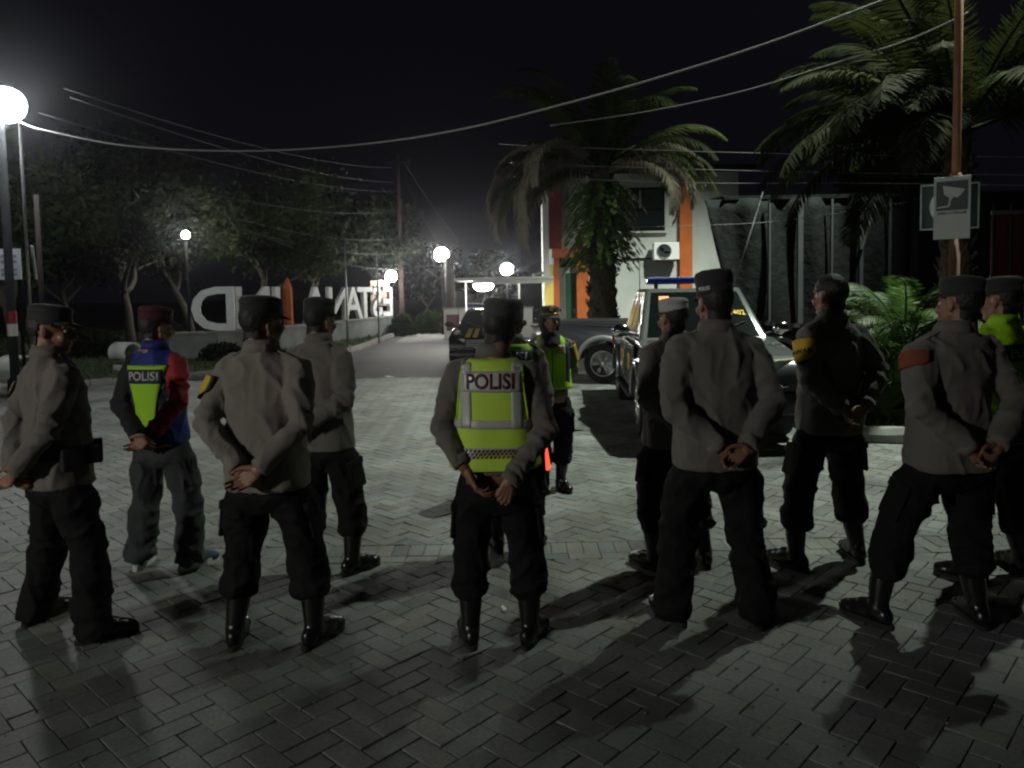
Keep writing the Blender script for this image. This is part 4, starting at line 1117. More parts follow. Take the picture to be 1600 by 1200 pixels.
    if bar:
        lb = thing_part = MB(); cx = (tf + tr_) / 2 + .25
        lb.box((cx, 0, roof + .10), (.26, 1.16, .085)); lo = lb.build('light_bar', M['bar_blue'], root, bevel=.03, seg=3)
        for sg in (1, -1):
            s_ = MB(); s_.box((cx, sg * .45, roof + .035), (.1, .05, .09)); s_.build('bar_foot', M['chrome'], lo)
        tp = MB(); tp.box((cx, 0, roof + .147), (.2, 1.1, .012)); tp.build('bar_lid', M['white'], lo, bevel=.004)
    ant = MB(); ant.tube([(xf - .12, -gw + .03, belt + .05), (xf - .42, -gw + .06, belt + .95)], [.009, .004], 6); ant.build('antenna', M['chrome'], root)
    ww = (B_[0] - B_[1]).length * .88
    if code:
        text_on('lettering', code, .115, lambda u_, v_: tuple(wf(u_ / ww, v_ / .8, .004)), ww * .885, .80 * .50, M['decal_yellow'], ws, bold=.004)
        st = MB(); c = wf(.15, .84, .006); st.box(c, (.02, .13, .07), Matrix.Rotation(R(-38), 3, 'Y')); st.build('sticker', M['amber'], ws, bevel=.006)
    if win_text:
        text_on('lettering', win_text, .13, lambda u_, v_: tuple(wf(u_ / ww, v_ / .8, .004)), ww * .5, .80 * .80, M['decal_yellow'], ws, bold=.003)
    if stripes:
        for y in (-.42, -.24):
            s_ = MB(); zt = lambda x: np.interp(x, [.98, 2.10], [.95, .78]) + .006
            s_.add([(1.05, y, zt(1.05)), (1.05, y + .11, zt(1.05)), (2.08, y + .13, zt(2.08)), (2.08, y + .02, zt(2.08))] , [(0, 1, 2, 3)]); so = s_.build('bonnet_stripe', M['decal_yellow'], root); md = so.modifiers.new('t', 'SOLIDIFY'); md.thickness = .004; md.offset = 1
    return root

vehicle('pickup_truck', 'grey police pickup numbered 1402 with blue light bar, facing the camera', (2.43, 10.35, 0), R(-93.5), M['paint_grey'], 'pickup', code='1402', door_text=('ISI', 'POL'))
vehicle('pickup_truck', 'slate pickup with silver wheel arches parked sideways behind the numbered pickup', (3.36, 14.2, 0), R(-20), M['paint_slate'], 'pickup', bar=False, flare=M['silver'])
vehicle('patrol_car', 'black patrol car with yellow bonnet stripes and blue light bar, far behind the vest wearer', (-.60, 19.3, -.04), R(-93), M['paint_black'], 'sedan', stripes=True, win_text='POLISI').scale = (.94, .94, .94)

# parked motorcycle beside the patrol car
mo = thing('motorcycle', 'parked motorcycle with white fairing beyond the facing woman', 'motorcycle', (.86, 21.0, -.04), R(-70))
for x in (.62, -.62):
    wheel(mo, x, 0, .29, .10, 1, 5)
mb = MB(); mb.tube([(.62, .05, .3), (.45, .05, .75), (.38, .05, 1.0)], .022, 8); mb.tube([(.62, -.05, .3), (.45, -.05, .75), (.38, -.05, 1.0)], .022, 8); mb.build('fork', M['chrome'], mo, smooth=True)
mb = MB(); mb.rings([se_ring(a, b, 0, 0, 14) for a, b in ((.02, .02),)] * 2, cap=False) if False else None
mb = MB(); mb.ball((.12, 0, .78), (.30, .13, .14)); mb.build('fuel_tank', M['white'], mo, smooth=True)
mb = MB(); mb.ball((.46, 0, .92), (.12, .17, .18)); mb.build('fairing', M['white'], mo, smooth=True)
mb = MB(); mb.box((-.38, 0, .80), (.62, .24, .10)); mb.build('seat', M['black'], mo, bevel=.04)
mb = MB(); mb.box((.02, 0, .45), (.5, .26, .34)); mb.build('engine', M['galv'], mo, bevel=.05)
mb = MB(); mb.tube([(.36, -.36, 1.05), (.40, -.1, 1.03), (.40, .1, 1.03), (.36, .36, 1.05)], .016, 8); mb.build('handlebar', M['chrome'], mo, smooth=True)
for sg in (1, -1):
    mb = MB(); mb.tube([(.38, sg * .28, 1.04), (.40, sg * .32, 1.2)], .008, 6); mb.ball((.40, sg * .34, 1.24), (.02, .07, .045)); mb.build('mirror', M['plastic'], mo, smooth=True)
mb = MB(); mb.tube([(.0, -.16, .3), (-.75, -.17, .38)], [.03, .05], 10); mb.build('exhaust', M['chrome'], mo, smooth=True)
# ------------------------------------------------------------------ lamps
M['bulb'] = mat('lit_lamp_globe', (1, 1, 1), .4, emit=(1, .985, .95), emit_s=9.0)
M['pole_dark'] = mat('dark_pole_paint', (.008, .009, .010), .95, noise_amt=.3, spec=.1)
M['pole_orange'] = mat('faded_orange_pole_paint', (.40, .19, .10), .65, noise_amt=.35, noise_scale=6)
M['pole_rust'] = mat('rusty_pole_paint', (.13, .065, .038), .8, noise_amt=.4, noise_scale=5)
M['pole_brown'] = mat('dark_brown_wood', (.014, .009, .007), .95, noise_amt=.4, noise_scale=6)
M['wire'] = mat('cable_sheath', (.028, .028, .028), .7)
M['wire_pale'] = mat('pale_cable_sheath', (.30, .30, .29), .5)

def glow(watts, r_, color=(1, .975, .93)):
    """opal globe that gives off the stated power over its surface"""
    return mat('lit_globe_%d_%d' % (watts, r_ * 100), (1, 1, 1), .4, emit=color, emit_s=watts / (math.pi * 4 * math.pi * r_ * r_))

def street_lamp(label, p, base_z, watts, globe=.24, name='street_lamp', arm=None, m=None, spot=None, group='lit street lamps', pole_r=.05, base=None):
    px, py = (base or (p[0], p[1])); root = thing(name, label, 'street lamp', (px, py, base_z), 0, group)
    m = m or M['pole_dark']; top = Vector((p[0] - px, p[1] - py, p[2] - base_z))
    mb = MB(); h = top.z - (globe + .02)
    if base: mb.tube([(0, 0, 0), (0, 0, h * .5), (0, 0, top.z + .05), top + Vector((0, 0, globe + .1))], [pole_r * 1.2, pole_r, pole_r * .8, pole_r * .6], 12)
    else: mb.tube([(0, 0, 0), (0, 0, .25), (0, 0, .3), (0, 0, h)], [pole_r * 1.8, pole_r * 1.6, pole_r, pole_r * .8], 12)
    mb.build('pole', m, root, smooth=True)
    g_ = MB(); g_.ball(top, globe, 20, 14); bo = g_.build('globe', glow(watts, globe), root, smooth=True)
    c = MB(); c.lathe([(globe * .3, -globe * 1.08), (globe * .55, -globe * .9), (globe * .5, -globe * .82), (.02, -globe * .8)], 16, c=tuple(top)); c.build('lamp_holder', m, root, smooth=True)
    return root

# left-edge lamp with its pole, shading the sign board next to it
ll = thing('street_lamp', 'bright white street lamp high at the left edge on a dark pole', 'street lamp', (-8.60, 13.0, 0), 0, 'lit street lamps')
mb = MB(); mb.tube([(0, 0, 0), (0, 0, .35), (0, 0, .4), (0, 0, 4.95)], [.13, .12, .075, .06], 14); mb.build('pole', M['pole_dark'], ll, smooth=True)
for k, mm in ((0, 'red_band'), (1, 'white')):
    z0 = 1.55 - .22 * k; mb = MB(); mb.tube([(0, 0, z0 - .21), (0, 0, z0)], [.079, .079], 16, cap=False); mb.build('painted_band', mat('red_band_paint', (.30, .02, .02), .6) if k == 0 else M['white'], ll, smooth=True)
mb = MB(); mb.tube([(0, 0, 4.8), (0, 0, 5.15), (.14, -.05, 5.2)], .035, 8); mb.build('arm', M['pole_dark'], ll)
mb = MB(); mb.ball((.18, -.12, 5.0), (.32, .26, .29), 24, 14); mb.build('globe', glow(LEFT_W, .29, (.97, 1, .98)), ll, smooth=True)

# floodlight mast right of the frame and the lamp behind the photographer: their light falls into the picture
fm = thing('floodlight_mast', 'tall floodlight mast beside the square, right of the palms', 'floodlight', (9.9, 12.7, 0))
mb = MB(); mb.tube([(0, 0, 0), (0, 0, 1), (0, 0, 16.4)], [.18, .15, .07], 14); mb.build('pole', M['galv'], fm, smooth=True)
mb = MB(); mb.tube([(-.6, -.3, 16.25), (.6, .3, 16.25)], .04, 8); mb.build('crossbar', M['galv'], fm)
for (dx, dy, aim, wt, sz, bl) in ((-.5, -.3, (-6.5, -1.5, -16), FLOOD_W * 1.2, 51, 1.0), (.5, .3, (-5.6, 8.0, -15.8), FLOOD_W * 2.0, 35, 1.0)):  # second head is added to brighten the building front
    a_ = Vector(aim).normalized(); rt = a_.to_track_quat('-Z', 'Y').to_matrix(); c = Vector((dx, dy, 16.1))
    mb = MB(); mb.box(c - a_ * .02, (.42, .32, .12), rt); hd = mb.build('lamp_head', M['galv'], fm, bevel=.02)
    mb = MB(); mb.box(c + a_ * .05, (.36, .26, .02), rt); mb.build('lamp_glass', M['bulb'], hd)
    lamp_light('flood_light', fm, c + a_ * .12, wt, (.91, 1.0, .87), .18, spot=sz, blend=bl, aim=a_)
street_lamp('street lamp on a dark post behind the photographer', BACK_AT, 0, BACK_W, .22)

for (x, y, Y, wt, gl, lab) in ((611, 432, 34, 420, .25, 'bright lamp beside the roadside board at the end of the letter wall'),
                               (690, 398, 32, 620, .30, 'highest of the lamps over the far lane, by the tree trunk'),
                               (792, 421, 34, 470, .27, 'far lamp just above the flat canopy'),
                               (290, 367, 26, 160, .13, 'small lamp shining among the tree leaves at the left')):
    street_lamp(lab, at(x, y, Y), -.04, wt, gl)

# ------------------------------------------------------------------ canopy and the lit shop corner
M['canopy'] = mat('white_canopy_sheet', (.60, .60, .56), .6, noise_amt=.2)
M['wall_white'] = mat('white_rendered_wall', (.54, .56, .53), .85, noise_amt=.25, noise_scale=1.2, bump=.3, bump_scale=14, dist=.01, detail=8)
M['wall_yellow'] = mat('yellow_shop_wall', (.72, .58, .16), .8, noise_amt=.1)
M['orange'] = mat('orange_pilaster_paint', (.50, .12, .02), .75, noise_amt=.25, noise_scale=3)
M['red_col'] = mat('dark_red_column_paint', (.22, .010, .016), .7, noise_amt=.2)
M['green_door'] = mat('dark_green_door_paint', (.012, .07, .035), .6, noise_amt=.2)
M['tarp'] = mat('black_green_tarpaulin', (.007, .009, .009), .8, noise_amt=.5, spec=.15, noise_scale=.8, bump=.6, bump_scale=5, dist=.08)
cp = thing('canopy', 'flat white canopy with a lamp under it left of the two-storey building', 'canopy', (-.2, 24.0, -.04))
mb = MB(); mb.box((0, 0, 2.16), (3.0, 2.4, .10)); mb.build('roof_sheet', M['canopy'], cp, bevel=.02)
mb = MB(); mb.box((.25, -1.16, 2.06), (2.4, .06, .10)); mb.build('edge_beam', M['canopy'], cp)
for x, y in ((.45, -1.0), (-1.3, 1.0), (1.3, 1.0)):
    mb = MB(); mb.tube([(x, y, 0), (x, y, 2.1)], .025, 8); mb.build('post', M['white'], cp)
fl = thing('canopy_lamp', 'round white lamp fixed under the left end of the flat canopy', 'lamp', (-.85, 23.3, 1.92))
mb = MB(); mb.ball((0, 0, 0), (.30, .22, .15), 18, 12); mb.build('globe', glow(330, .22, (1, .96, .86)), fl, smooth=True)
mb = MB(); mb.tube([(0, 0, .1), (0, 0, .16)], .08, 10); mb.build('fitting', M['white'], fl)

# ------------------------------------------------------------------ two-storey building
bd = thing('two_storey_building', 'white two-storey building with orange pilasters and red column behind the palm', 'building', (0, 0, 0))
mb = MB(); mb.box((4.28, 28.5, 2.66), (5.86, 8.96, 5.42)); mb.build('wall', M['wall_white'], bd)
Yf = 24.02
def slab(name, x0, x1, z0, z1, d, m, parent, y=None, bevel=.0):
    mb = MB(); yy = Yf if y is None else y; mb.box(((x0 + x1) / 2, yy - d / 2 + .01, (z0 + z1) / 2), (x1 - x0, d + .02, z1 - z0)); return mb.build(name, m, parent, bevel=bevel)
slab('red_column', 1.22, 1.60, 3.05, 5.35, .30, M['red_col'], bd)
slab('white_fin', 1.02, 1.21, 2.2, 5.35, .26, M['white'], bd)
slab('lintel', 1.30, 2.06, 2.76, 3.04, .34, M['orange'], bd)
slab('pilaster', 2.07, 2.44, -.04, 3.35, .28, M['orange'], bd)
slab('pilaster', 1.36, 1.52, -.04, 2.75, .24, M['orange'], bd)
slab('pilaster', 5.33, 5.72, -.04, 5.35, .16, M['orange'], bd)
slab('shop_wall', 1.05, 1.35, -.04, 2.55, .20, M['wall_yellow'], bd)
do = slab('door', 1.74, 2.06, -.04, 2.28, .05, M['green_door'], bd)
slab('door_frame', 1.53, 1.73, -.04, 2.45, .08, M['galv'], bd)
mb = MB(); mb.tube([(2.0, Yf - .12, 1.0), (2.0, Yf - .12, 1.15)], .015, 8); mb.build('handle', M['chrome'], do)
slab('transom', 1.53, 2.06, 2.46, 2.75, .03, M['glass_dark'], bd)
M['win_dark'] = mat('dark_window_glass', (.012, .016, .018), .05, spec=.9)
wn = slab('window', 3.45, 4.88, 3.56, 4.92, .05, M['pole_dark'], bd)
for (a, b_, c, d_) in ((3.53, 4.06, 4.27, 4.84), (4.14, 4.80, 4.27, 4.84), (3.53, 4.80, 3.64, 4.19)):
    slab('pane', a, b_, c, d_, .062, M['win_dark'], wn)
slab('mullion', 4.07, 4.13, 4.27, 4.84, .075, M['galv'], wn); slab('sill', 3.38, 4.95, 3.50, 3.555, .12, M['wall_white'], wn)
slab('added_dark_eave', .95, 7.6, 5.37, 5.52, .55, M['tarp'], bd)  # dark slab added so the wall top fades into darkness
mb = MB(); mb.box((1.02, 24.9, 2.32), (.6, 1.6, .08), Matrix.Rotation(R(-12), 3, 'Y')); mb.build('awning', M['canopy'], bd)
ac = thing('air_conditioner', 'white air conditioner outdoor unit on brackets on the building wall', 'air conditioner', (4.85, Yf - .30, 2.62))
mb = MB(); mb.box((0, 0, .28), (.80, .30, .54)); mb.build('casing', M['white'], ac, bevel=.02)
mb = MB(); mb.rings([[(-.08 + r_ * math.cos(2 * math.pi * k / 24), -.155 + y_, .28 + r_ * math.sin(2 * math.pi * k / 24)) for k in range(24)] for r_, y_ in ((.23, 0.01), (.23, -.012), (.205, -.012), (.20, .0))], cap=False); mb.build('fan_ring', M['galv'], ac, smooth=True)
mb = MB(); mb.rings([[(-.08 + r_ * math.cos(2 * math.pi * k / 24), -.153, .28 + r_ * math.sin(2 * math.pi * k / 24)) for k in range(24)] for r_ in (.20, .001)], cap=False); fo = mb.build('fan_recess', M['plastic'], ac)
for k in range(3):
    a = 2.1 * k; mb = MB(); mb.tube([(-.08, -.158, .28), (-.08 + .18 * math.cos(a), -.158, .28 + .18 * math.sin(a))], [.03, .07], 6, flat=(1, .15)); mb.build('blade', M['galv'], fo)
for x in (-.3, .3):
    mb = MB(); mb.box((x, .02, -.01), (.04, .34, .04)); mb.build('bracket', M['pole_dark'], ac)
pp = MB(); pp.tube([(4.45, Yf - .04, 2.70), (3.6, Yf - .04, 2.70), (3.0, Yf - .04, 2.62), (3.0, Yf - .04, 2.2)], .022, 6); tag(pp.build('drain_pipe', M['pole_dark'], smooth=True), 'thin dark pipe running from the air conditioner along the wall', 'pipe')

# low pale wall behind the patrol car, with a dark red poster
lw = thing('low_wall', 'low cream wall with dark red poster behind the patrol car', 'wall', (-.9, 29.0, -.04))
mb = MB(); mb.box((0, 0, .56), (3.4, .2, 1.12)); mb.build('wall', M['wall_white'], lw)
mb = MB(); mb.box((0, 0, 1.15), (3.5, .28, .06)); mb.build('coping', M['concrete'], lw)
mb = MB(); mb.box((-1.35, -.115, .62), (.5, .02, .62)); mb.build('poster', M['maroon'], lw)

# ------------------------------------------------------------------ dark tarpaulin shed right of the building
M['post_grey'] = mat('grey_post_paint', (.028, .032, .034), .8, noise_amt=.4, noise_scale=3)
sd = thing('tarpaulin_shed', 'dark tarpaulin shed with slanted left edge and grey posts right of the building', 'shed', (0, 0, 0))
vs_ = []; nx_, nz_ = 60, 14
for a in range(nx_ + 1):
    for b_ in range(nz_ + 1):
        z = -.04 + 4.05 * b_ / nz_; xl = 5.95 - .235 * z; x = xl + (13.5 - xl) * a / nx_
        vs_.append((x, 19.6 + .10 * math.sin(x * 4.2 + z) + .05 * math.sin(x * 11), z))
fs_ = [(a * (nz_ + 1) + b_, (a + 1) * (nz_ + 1) + b_, (a + 1) * (nz_ + 1) + b_ + 1, a * (nz_ + 1) + b_ + 1) for a in range(nx_) for b_ in range(nz_)]
o = MB().add(vs_, fs_).build('tarpaulin', M['tarp'], sd, smooth=True); md = o.modifiers.new('t', 'SOLIDIFY'); md.thickness = .03
mb = MB(); mb.box((9.6, 20.5, 4.10), (8.2, 1.9, .10), Matrix.Rotation(R(4), 3, 'X')); mb.build('roof', M['tarp'], sd)
for px, wd_ in ((1203, .05), (1251, .13), (1300, .05), (1346, .09), (1390, .07), (1430, .14)):
    p = at(px, 450, 19.3); mb = MB(); mb.box((p.x, 19.35, 1.95), (wd_, .09, 3.98)); mb.build('post', M['post_grey'], sd)
p0, p1 = at(1346, 390, 19.2), at(1372, 305, 19.2); mb = MB(); mb.tube([p0, p1], .045, 6); mb.build('brace', M['post_grey'], sd)
lp = MB(); q0, q1 = at(1140, 470, 16.5), at(1192, 300, 16.5); dq = (q1 - q0); lp.tube([q0 - dq * ((q0.z + .04) / dq.z), q0, q1], [.028, .024, .016], 8); tag(lp.build('leaning_pole', M['galv'], smooth=True), 'thin pale pole leaning to the right in front of the dark shed', 'pole')

# dark red gate at the right edge
gt = thing('metal_gate', 'dark red metal gate with vertical bars at the right edge', 'gate', (8.9, 13.6, .08))
M['gate_red'] = mat('dark_red_gate_paint', (.10, .012, .010), .6, noise_amt=.4, noise_scale=4)
for k in range(5):
    mb = MB(); mb.box((k * .62, 0, 1.5), (.58, .04, 2.9)); mb.build('panel', M['gate_red'], gt, bevel=.01)
for k in range(11):
    mb = MB(); mb.tube([(-.3 + k * .31, -.07, .0), (-.3 + k * .31, -.07, 3.05)], .018, 6); mb.build('bar', M['post_grey'], gt)
for z in (.3, 1.75, 2.9):
    mb = MB(); mb.box((1.24, -.10, z), (3.2, .04, .07)); mb.build('rail', M['galv'], gt)

# ------------------------------------------------------------------ orange pole with signs
op = thing('sign_pole', 'faded orange steel pole rising out of frame from the planting island', 'pole', (5.62, 9.6, .1))
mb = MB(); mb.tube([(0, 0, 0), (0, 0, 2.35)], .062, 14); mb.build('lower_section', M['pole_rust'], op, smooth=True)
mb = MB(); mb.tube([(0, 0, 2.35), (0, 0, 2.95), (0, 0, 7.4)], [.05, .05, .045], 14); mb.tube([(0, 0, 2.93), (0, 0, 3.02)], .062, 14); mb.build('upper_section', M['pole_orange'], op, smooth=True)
M['sign_white'] = mat('white_sign_sheet', (.52, .55, .54), .5, noise_amt=.12, noise_scale=5)
M['sign_dark'] = mat('dark_teal_sign_print', (.020, .045, .042), .5, noise_amt=.3, noise_scale=9)
cs = thing('camera_notice', 'white notice with a surveillance camera picture on the orange pole', 'sign', (5.50, 9.47, 2.30), R(-38))
mb = MB(); mb.box((0, 0, .38), (.40, .012, .77)); mb.build('board', M['sign_white'], cs, bevel=.004)
mb = MB(); mb.box((0, -.0085, .53), (.345, .006, .36)); mb.build('printed_panel', M['sign_dark'], cs)
def flat(name, poly, y, m, parent): mb = MB(); mb.prism(poly, y - .002, y + .002, axes=(0, 2, 1)); return mb.build(name, m, parent)
flat('camera_body', [(-.10, .66), (.14, .60), (.10, .535), (.055, .50), (.03, .515), (-.02, .50), (-.085, .545)], -.0145, M['sign_white'], cs)
flat('camera_arm', [(-.03, .51), (.01, .51), (-.015, .45), (-.045, .41), (-.16, .395), (-.16, .38), (-.035, .39), (-.01, .42)], -.0148, M['sign_white'], cs)
text_on('lettering', 'AREA DI REKAM', .048, lambda u_, v_: (u_, -.0095, v_), 0, .315, M['sign_dark'], cs, bold=.0005, sx=.92)
ds = thing('disc_sign', 'dark square sign with a white disc and thin white border behind the camera notice', 'sign', (5.60, 9.70, 2.42), R(-22))
mb = MB(); mb.box((0, 0, .30), (.66, .012, .58)); mb.build('board', M['sign_dark'], ds)
for (x, z, sx_, sz_) in ((0, .58, .66, .018), (0, .02, .66, .018), (-.321, .30, .018, .56), (.321, .30, .018, .56)):
    mb = MB(); mb.box((x, -.009, z), (sx_, .006, sz_)); mb.build('border', M['sign_white'], ds)
flat('disc', [(.225 * math.cos(2 * math.pi * k / 36), .30 + .225 * math.sin(2 * math.pi * k / 36)) for k in range(36)], -.010, M['sign_white'], ds)

# ------------------------------------------------------------------ big letters on the curved white wall, seen from behind
ls = thing('letter_sign', 'big white letters on a long low white wall, seen from behind', 'sign', (0, 0, 0))
M['letter'] = mat('white_letter_sheet', (.78, .80, .79), .6, noise_amt=.15)
path = [(-9.6, 20.3), (-8.25, 20.9), (-7.6, 22.4), (-7.05, 24.2), (-6.65, 26.0), (-6.3, 27.6), (-6.0, 28.9), (-5.75, 30.0), (-5.5, 31.2), (-5.25, 32.3)]
mb = MB(); rs = []
for i, (x, y) in enumerate(path):
    a, b_ = path[max(i - 1, 0)], path[min(i + 1, len(path) - 1)]; t = Vector((b_[0] - a[0], b_[1] - a[1], 0)).normalized(); n = Vector((t.y, -t.x, 0)); p = Vector((x, y, 0))
    rs.append([p + n * .22 + Vector((0, 0, -.05)), p + n * .22 + Vector((0, 0, .72)), p - n * .22 + Vector((0, 0, .72)), p - n * .22 + Vector((0, 0, -.05))])
mb.rings(rs); mb.build('plinth', mat('dimmed_plinth_paint', (.22, .24, .23), .85, noise_amt=.5, noise_scale=1.5, detail=8), ls)  # the white plinth's dimness is put into its darker, mottled colour
mb = MB(); mb.rings([[p + Vector((0, 0, .72 if 0 else 0)) for p in (q[1] + (q[1] - q[2]).normalized() * .04 + Vector((0, 0, .003)), q[1] + (q[1] - q[2]).normalized() * .04 + Vector((0, 0, .06)), q[2] + (q[2] - q[1]).normalized() * .04 + Vector((0, 0, .06)), q[2] + (q[2] - q[1]).normalized() * .04 + Vector((0, 0, .003)))] for q in rs]); mb.build('coping', M['concrete'], ls)
def letter(ch, x, y, ang, h=1.22):
    me = text_mesh(ch, h * 1.40, .075, .022); bb = get_co(me); zmin = bb[:, 1].min(); cx = (bb[:, 0].min() + bb[:, 0].max()) / 2
    k = h / (bb[:, 1].max() - zmin); bb[:, 0] = (bb[:, 0] - cx) * k; bb[:, 1] = (bb[:, 1] - zmin) * k; set_co(me, bb)
    t = Vector((math.cos(ang), math.sin(ang), 0)); n = Vector((-t.y, t.x, 0)); mt = Matrix.Identity(4)
    for r_ in range(3): mt[r_][0], mt[r_][1], mt[r_][2], mt[r_][3] = -t[r_], (0, 0, 1)[r_], n[r_], (x, y, .785)[r_]
    me.transform(mt); o = obj_from(me, 'letter', ls, [M['letter']]); return o
for ch, px, Y, ang in (('D', 333, 20.95, 12), ('N', 394, 22.2, 52), ('I', 432, 23.6, 60), ('A', 492, 26.2, 66), ('N', 527, 27.8, 66), ('A', 550, 28.9, 66), ('T', 569, 30.0, 66), ('S', 588, 31.1, 66), ('E', 604, 32.1, 66)):
    p = at(px, 480, Y); letter(ch, p.x, p.y, R(ang))
pn = MB(); p = at(450, 470, 25.0); pn.lathe([(.16, .78), (.16, 1.95), (.10, 2.12), (.02, 2.32)], 8, c=(p.x, p.y, 0)); pn.build('orange_spire', M['orange'], ls)
# rolled white wall ends
for (x, y, ry_, lab) in ((-9.05, 17.6, .30, 'white rolled garden wall end behind the man in the coloured jacket'), (-8.95, 13.6, .34, 'white rolled garden wall end at the left edge below the signboard')):
    mb = MB(); sp = []; th = .05
    for k in range(30):
        a = R(-60 + 300 * k / 29); r_ = ry_ * (1 - .25 * k / 29); sp.append((a, r_))
    outer = [(r_ * math.cos(a), .40 + r_ * math.sin(a)) for a, r_ in sp]; inner = [((r_ - th) * math.cos(a), .40 + (r_ - th) * math.sin(a)) for a, r_ in sp][::-1]
    mb.prism(outer + inner, -.28, .28, axes=(0, 2, 1)); mb.box((.0, 0, .06), (.3, .5, .12))
    o = mb.build('rolled_wall_end', M['wall_white'], bevel=.008); o.location = (x, y, .05); o.rotation_euler = (0, 0, R(62)); tag(o, lab, 'garden wall')

# signboard, thin poles at the left edge
sb = thing('signboard', 'white signboard with grey lettering lines cut by the left edge', 'sign', (-9.0, 13.4, .05))
mb = MB(); mb.box((-.05, 0, 2.32), (.80, .03, .54)); mb.build('board', mat('bluish_white_board', (.55, .60, .66), .5), sb)
for x in (-.38, .28):
    mb = MB(); mb.tube([(x, .04, 0), (x, .04, 2.6)], .03, 8); mb.build('post', M['pole_dark'], sb)
M['print_grey'] = mat('grey_print', (.22, .23, .26), .6)
for (z, t_, s_) in ((2.46, 'KAWASAN', .085), (2.37, 'WAJIB', .085)):
    pass
for k, (z, w_) in enumerate(((2.46, .5), (2.36, .56), (2.22, .4), (2.14, .3))):
    for j in range(int(w_ / .075)):
        mb = MB(); mb.box((.26 - j * .075, -.018, z), (.05, .004, .05)); mb.build('printed_mark', M['print_grey'], sb)
for (px, Y, r_, h, m_, lab) in ((47, 12.4, .022, 4.6, 'galv', 'thin steel conduit pole just right of the left street lamp'), (66, 13.6, .042, 3.6, 'pole_brown', 'brown wooden pole right of the left street lamp')):
    p = at(px, 480, Y); mb = MB(); mb.tube([(0, 0, 0), (0, 0, h)], r_, 10); o = mb.build('thin_pole', M[m_], smooth=True); o.location = (p.x, p.y, 0); tag(o, lab, 'pole')
p = at(53, 410, 12.6); mb = MB(); mb.box((0, 0, 0), (.035, .05, .56), Matrix.Rotation(R(-4), 3, 'Y')); o = mb.build('tube_light', M['white'], bevel=.01); o.location = p; tag(o, 'white tube fixture fastened upright on the poles at the left', 'tube light')

# roadside board and flag poles by the end of the letter wall
rb_ = thing('roadside_board', 'tan roadside board with dark markings under the lamp near the utility pole', 'sign', (0, 0, 0))
c = at(594, 458, 34.4); mb = MB(); mb.box(c, (.85, .05, 1.15)); mb.build('board', mat('tan_board', (.38, .30, .22), .7, noise_amt=.3), rb_)
for k in range(4):
    mb = MB(); mb.box(c + Vector((-.27 + .18 * k, -.035, .22)), (.10, .02, .26), Matrix.Rotation(R(12 * (-1) ** k), 3, 'Y')); mb.build('printed_mark', M['maroon'], rb_)
for sg in (-1, 1):
    mb = MB(); mb.tube([(c.x + sg * .35, c.y + .05, -.04), (c.x + sg * .35, c.y + .05, c.z + .5)], .035, 8); mb.build('post', M['pole_dark'], rb_)
for px, Y, top_y, lab in ((543, 25.0, 372, 'slim grey flag pole in front of the letter wall, left one'), (592, 26.5, 392, 'slim grey flag pole in front of the letter wall, right one')):
    p = at(px, 520, Y); tz = at(px, top_y, Y).z; mb = MB(); mb.tube([(0, 0, 0), (0, 0, tz)], [.035, .025], 8); o = mb.build('flag_pole', M['galv'], smooth=True); o.location = (p.x, p.y, 0); tag(o, lab, 'pole')

# ------------------------------------------------------------------ utility poles and cables
p = at(628, 495, 36); UP = Vector((p.x, p.y, 0))
M['pole_dim'] = mat('weathered_pole_wood', (.055, .034, .024), .9, noise_amt=.4, noise_scale=5)
up = thing('utility_pole', 'tall rusty utility pole with crossarm at the centre of many cables', 'utility pole', (p.x, p.y, -.04))
UH = at(620, 240, 36).z
mb = MB(); mb.tube([(0, 0, 0), (0, 0, 2.2), (0, 0, UH)], [.16, .12, .06], 12); mb.build('pole', M['pole_dim'], up, smooth=True)
for z in (UH - .4, UH - 2.6):
    mb = MB(); mb.box((0, 0, z), (1.1, .06, .06)); xa = mb.build('crossarm', M['pole_dark'], up)
    for x in (-.5, -.25, .25, .5):
        mb = MB(); mb.lathe([(.03, 0), (.06, .05), (.035, .09), (.05, .12), (.02, .15)], 10, c=(x, 0, z + .03)); mb.build('insulator', M['pole_dark'], xa, smooth=True)
NC = [0]
def cable(label, pts, r_=.012, m='wire', sag=0.0, group='overhead cables'):
    pts = [Vector(p) for p in pts]
    if len(pts) == 2:
        a, b_ = pts; pts = [a.lerp(b_, t) - Vector((0, 0, sag * 4 * t * (1 - t))) for t in np.linspace(0, 1, 24)]
    else:   # smooth curve through the surveyed points
        P_ = [pts[0]] + pts + [pts[-1]]; o_ = []
        for i in range(1, len(P_) - 2):
            for t in np.linspace(0, 1, 10, endpoint=False):
                a, b_, c_, d_ = P_[i - 1], P_[i], P_[i + 1], P_[i + 2]
                o_.append(.5 * ((2 * b_) + (c_ - a) * t + (2 * a - 5 * b_ + 4 * c_ - d_) * t * t + (3 * b_ - a - 3 * c_ + d_) * t ** 3))
        pts = o_ + [P_[-1]]
    mb = MB(); mb.tube(pts, r_, 6); o = mb.build('overhead_cable', M[m], smooth=True); return tag(o, label, 'cable', group)
cable('thick pale cable sweeping from the left lamp across the sky to upper right', [at(30, 190, 13), at(68, 203, 12.9), at(200, 228, 12.6), at(380, 236, 12.2), at(560, 226, 11.7), at(720, 202, 11.2), at(880, 163, 10.8), at(1040, 118, 10.4), at(1200, 67, 10.1), at(1380, 0, 9.8), at(1512, -55, 9.6)], .013, 'wire_pale')
cable('thin second cable below the thick one, over the palms at upper right', [at(860, 196, 17), at(1000, 176, 15), at(1150, 145, 13), at(1300, 100, 11.5), at(1420, 62, 10.6), at(1512, 20, 9.7)], .010, 'wire_pale')
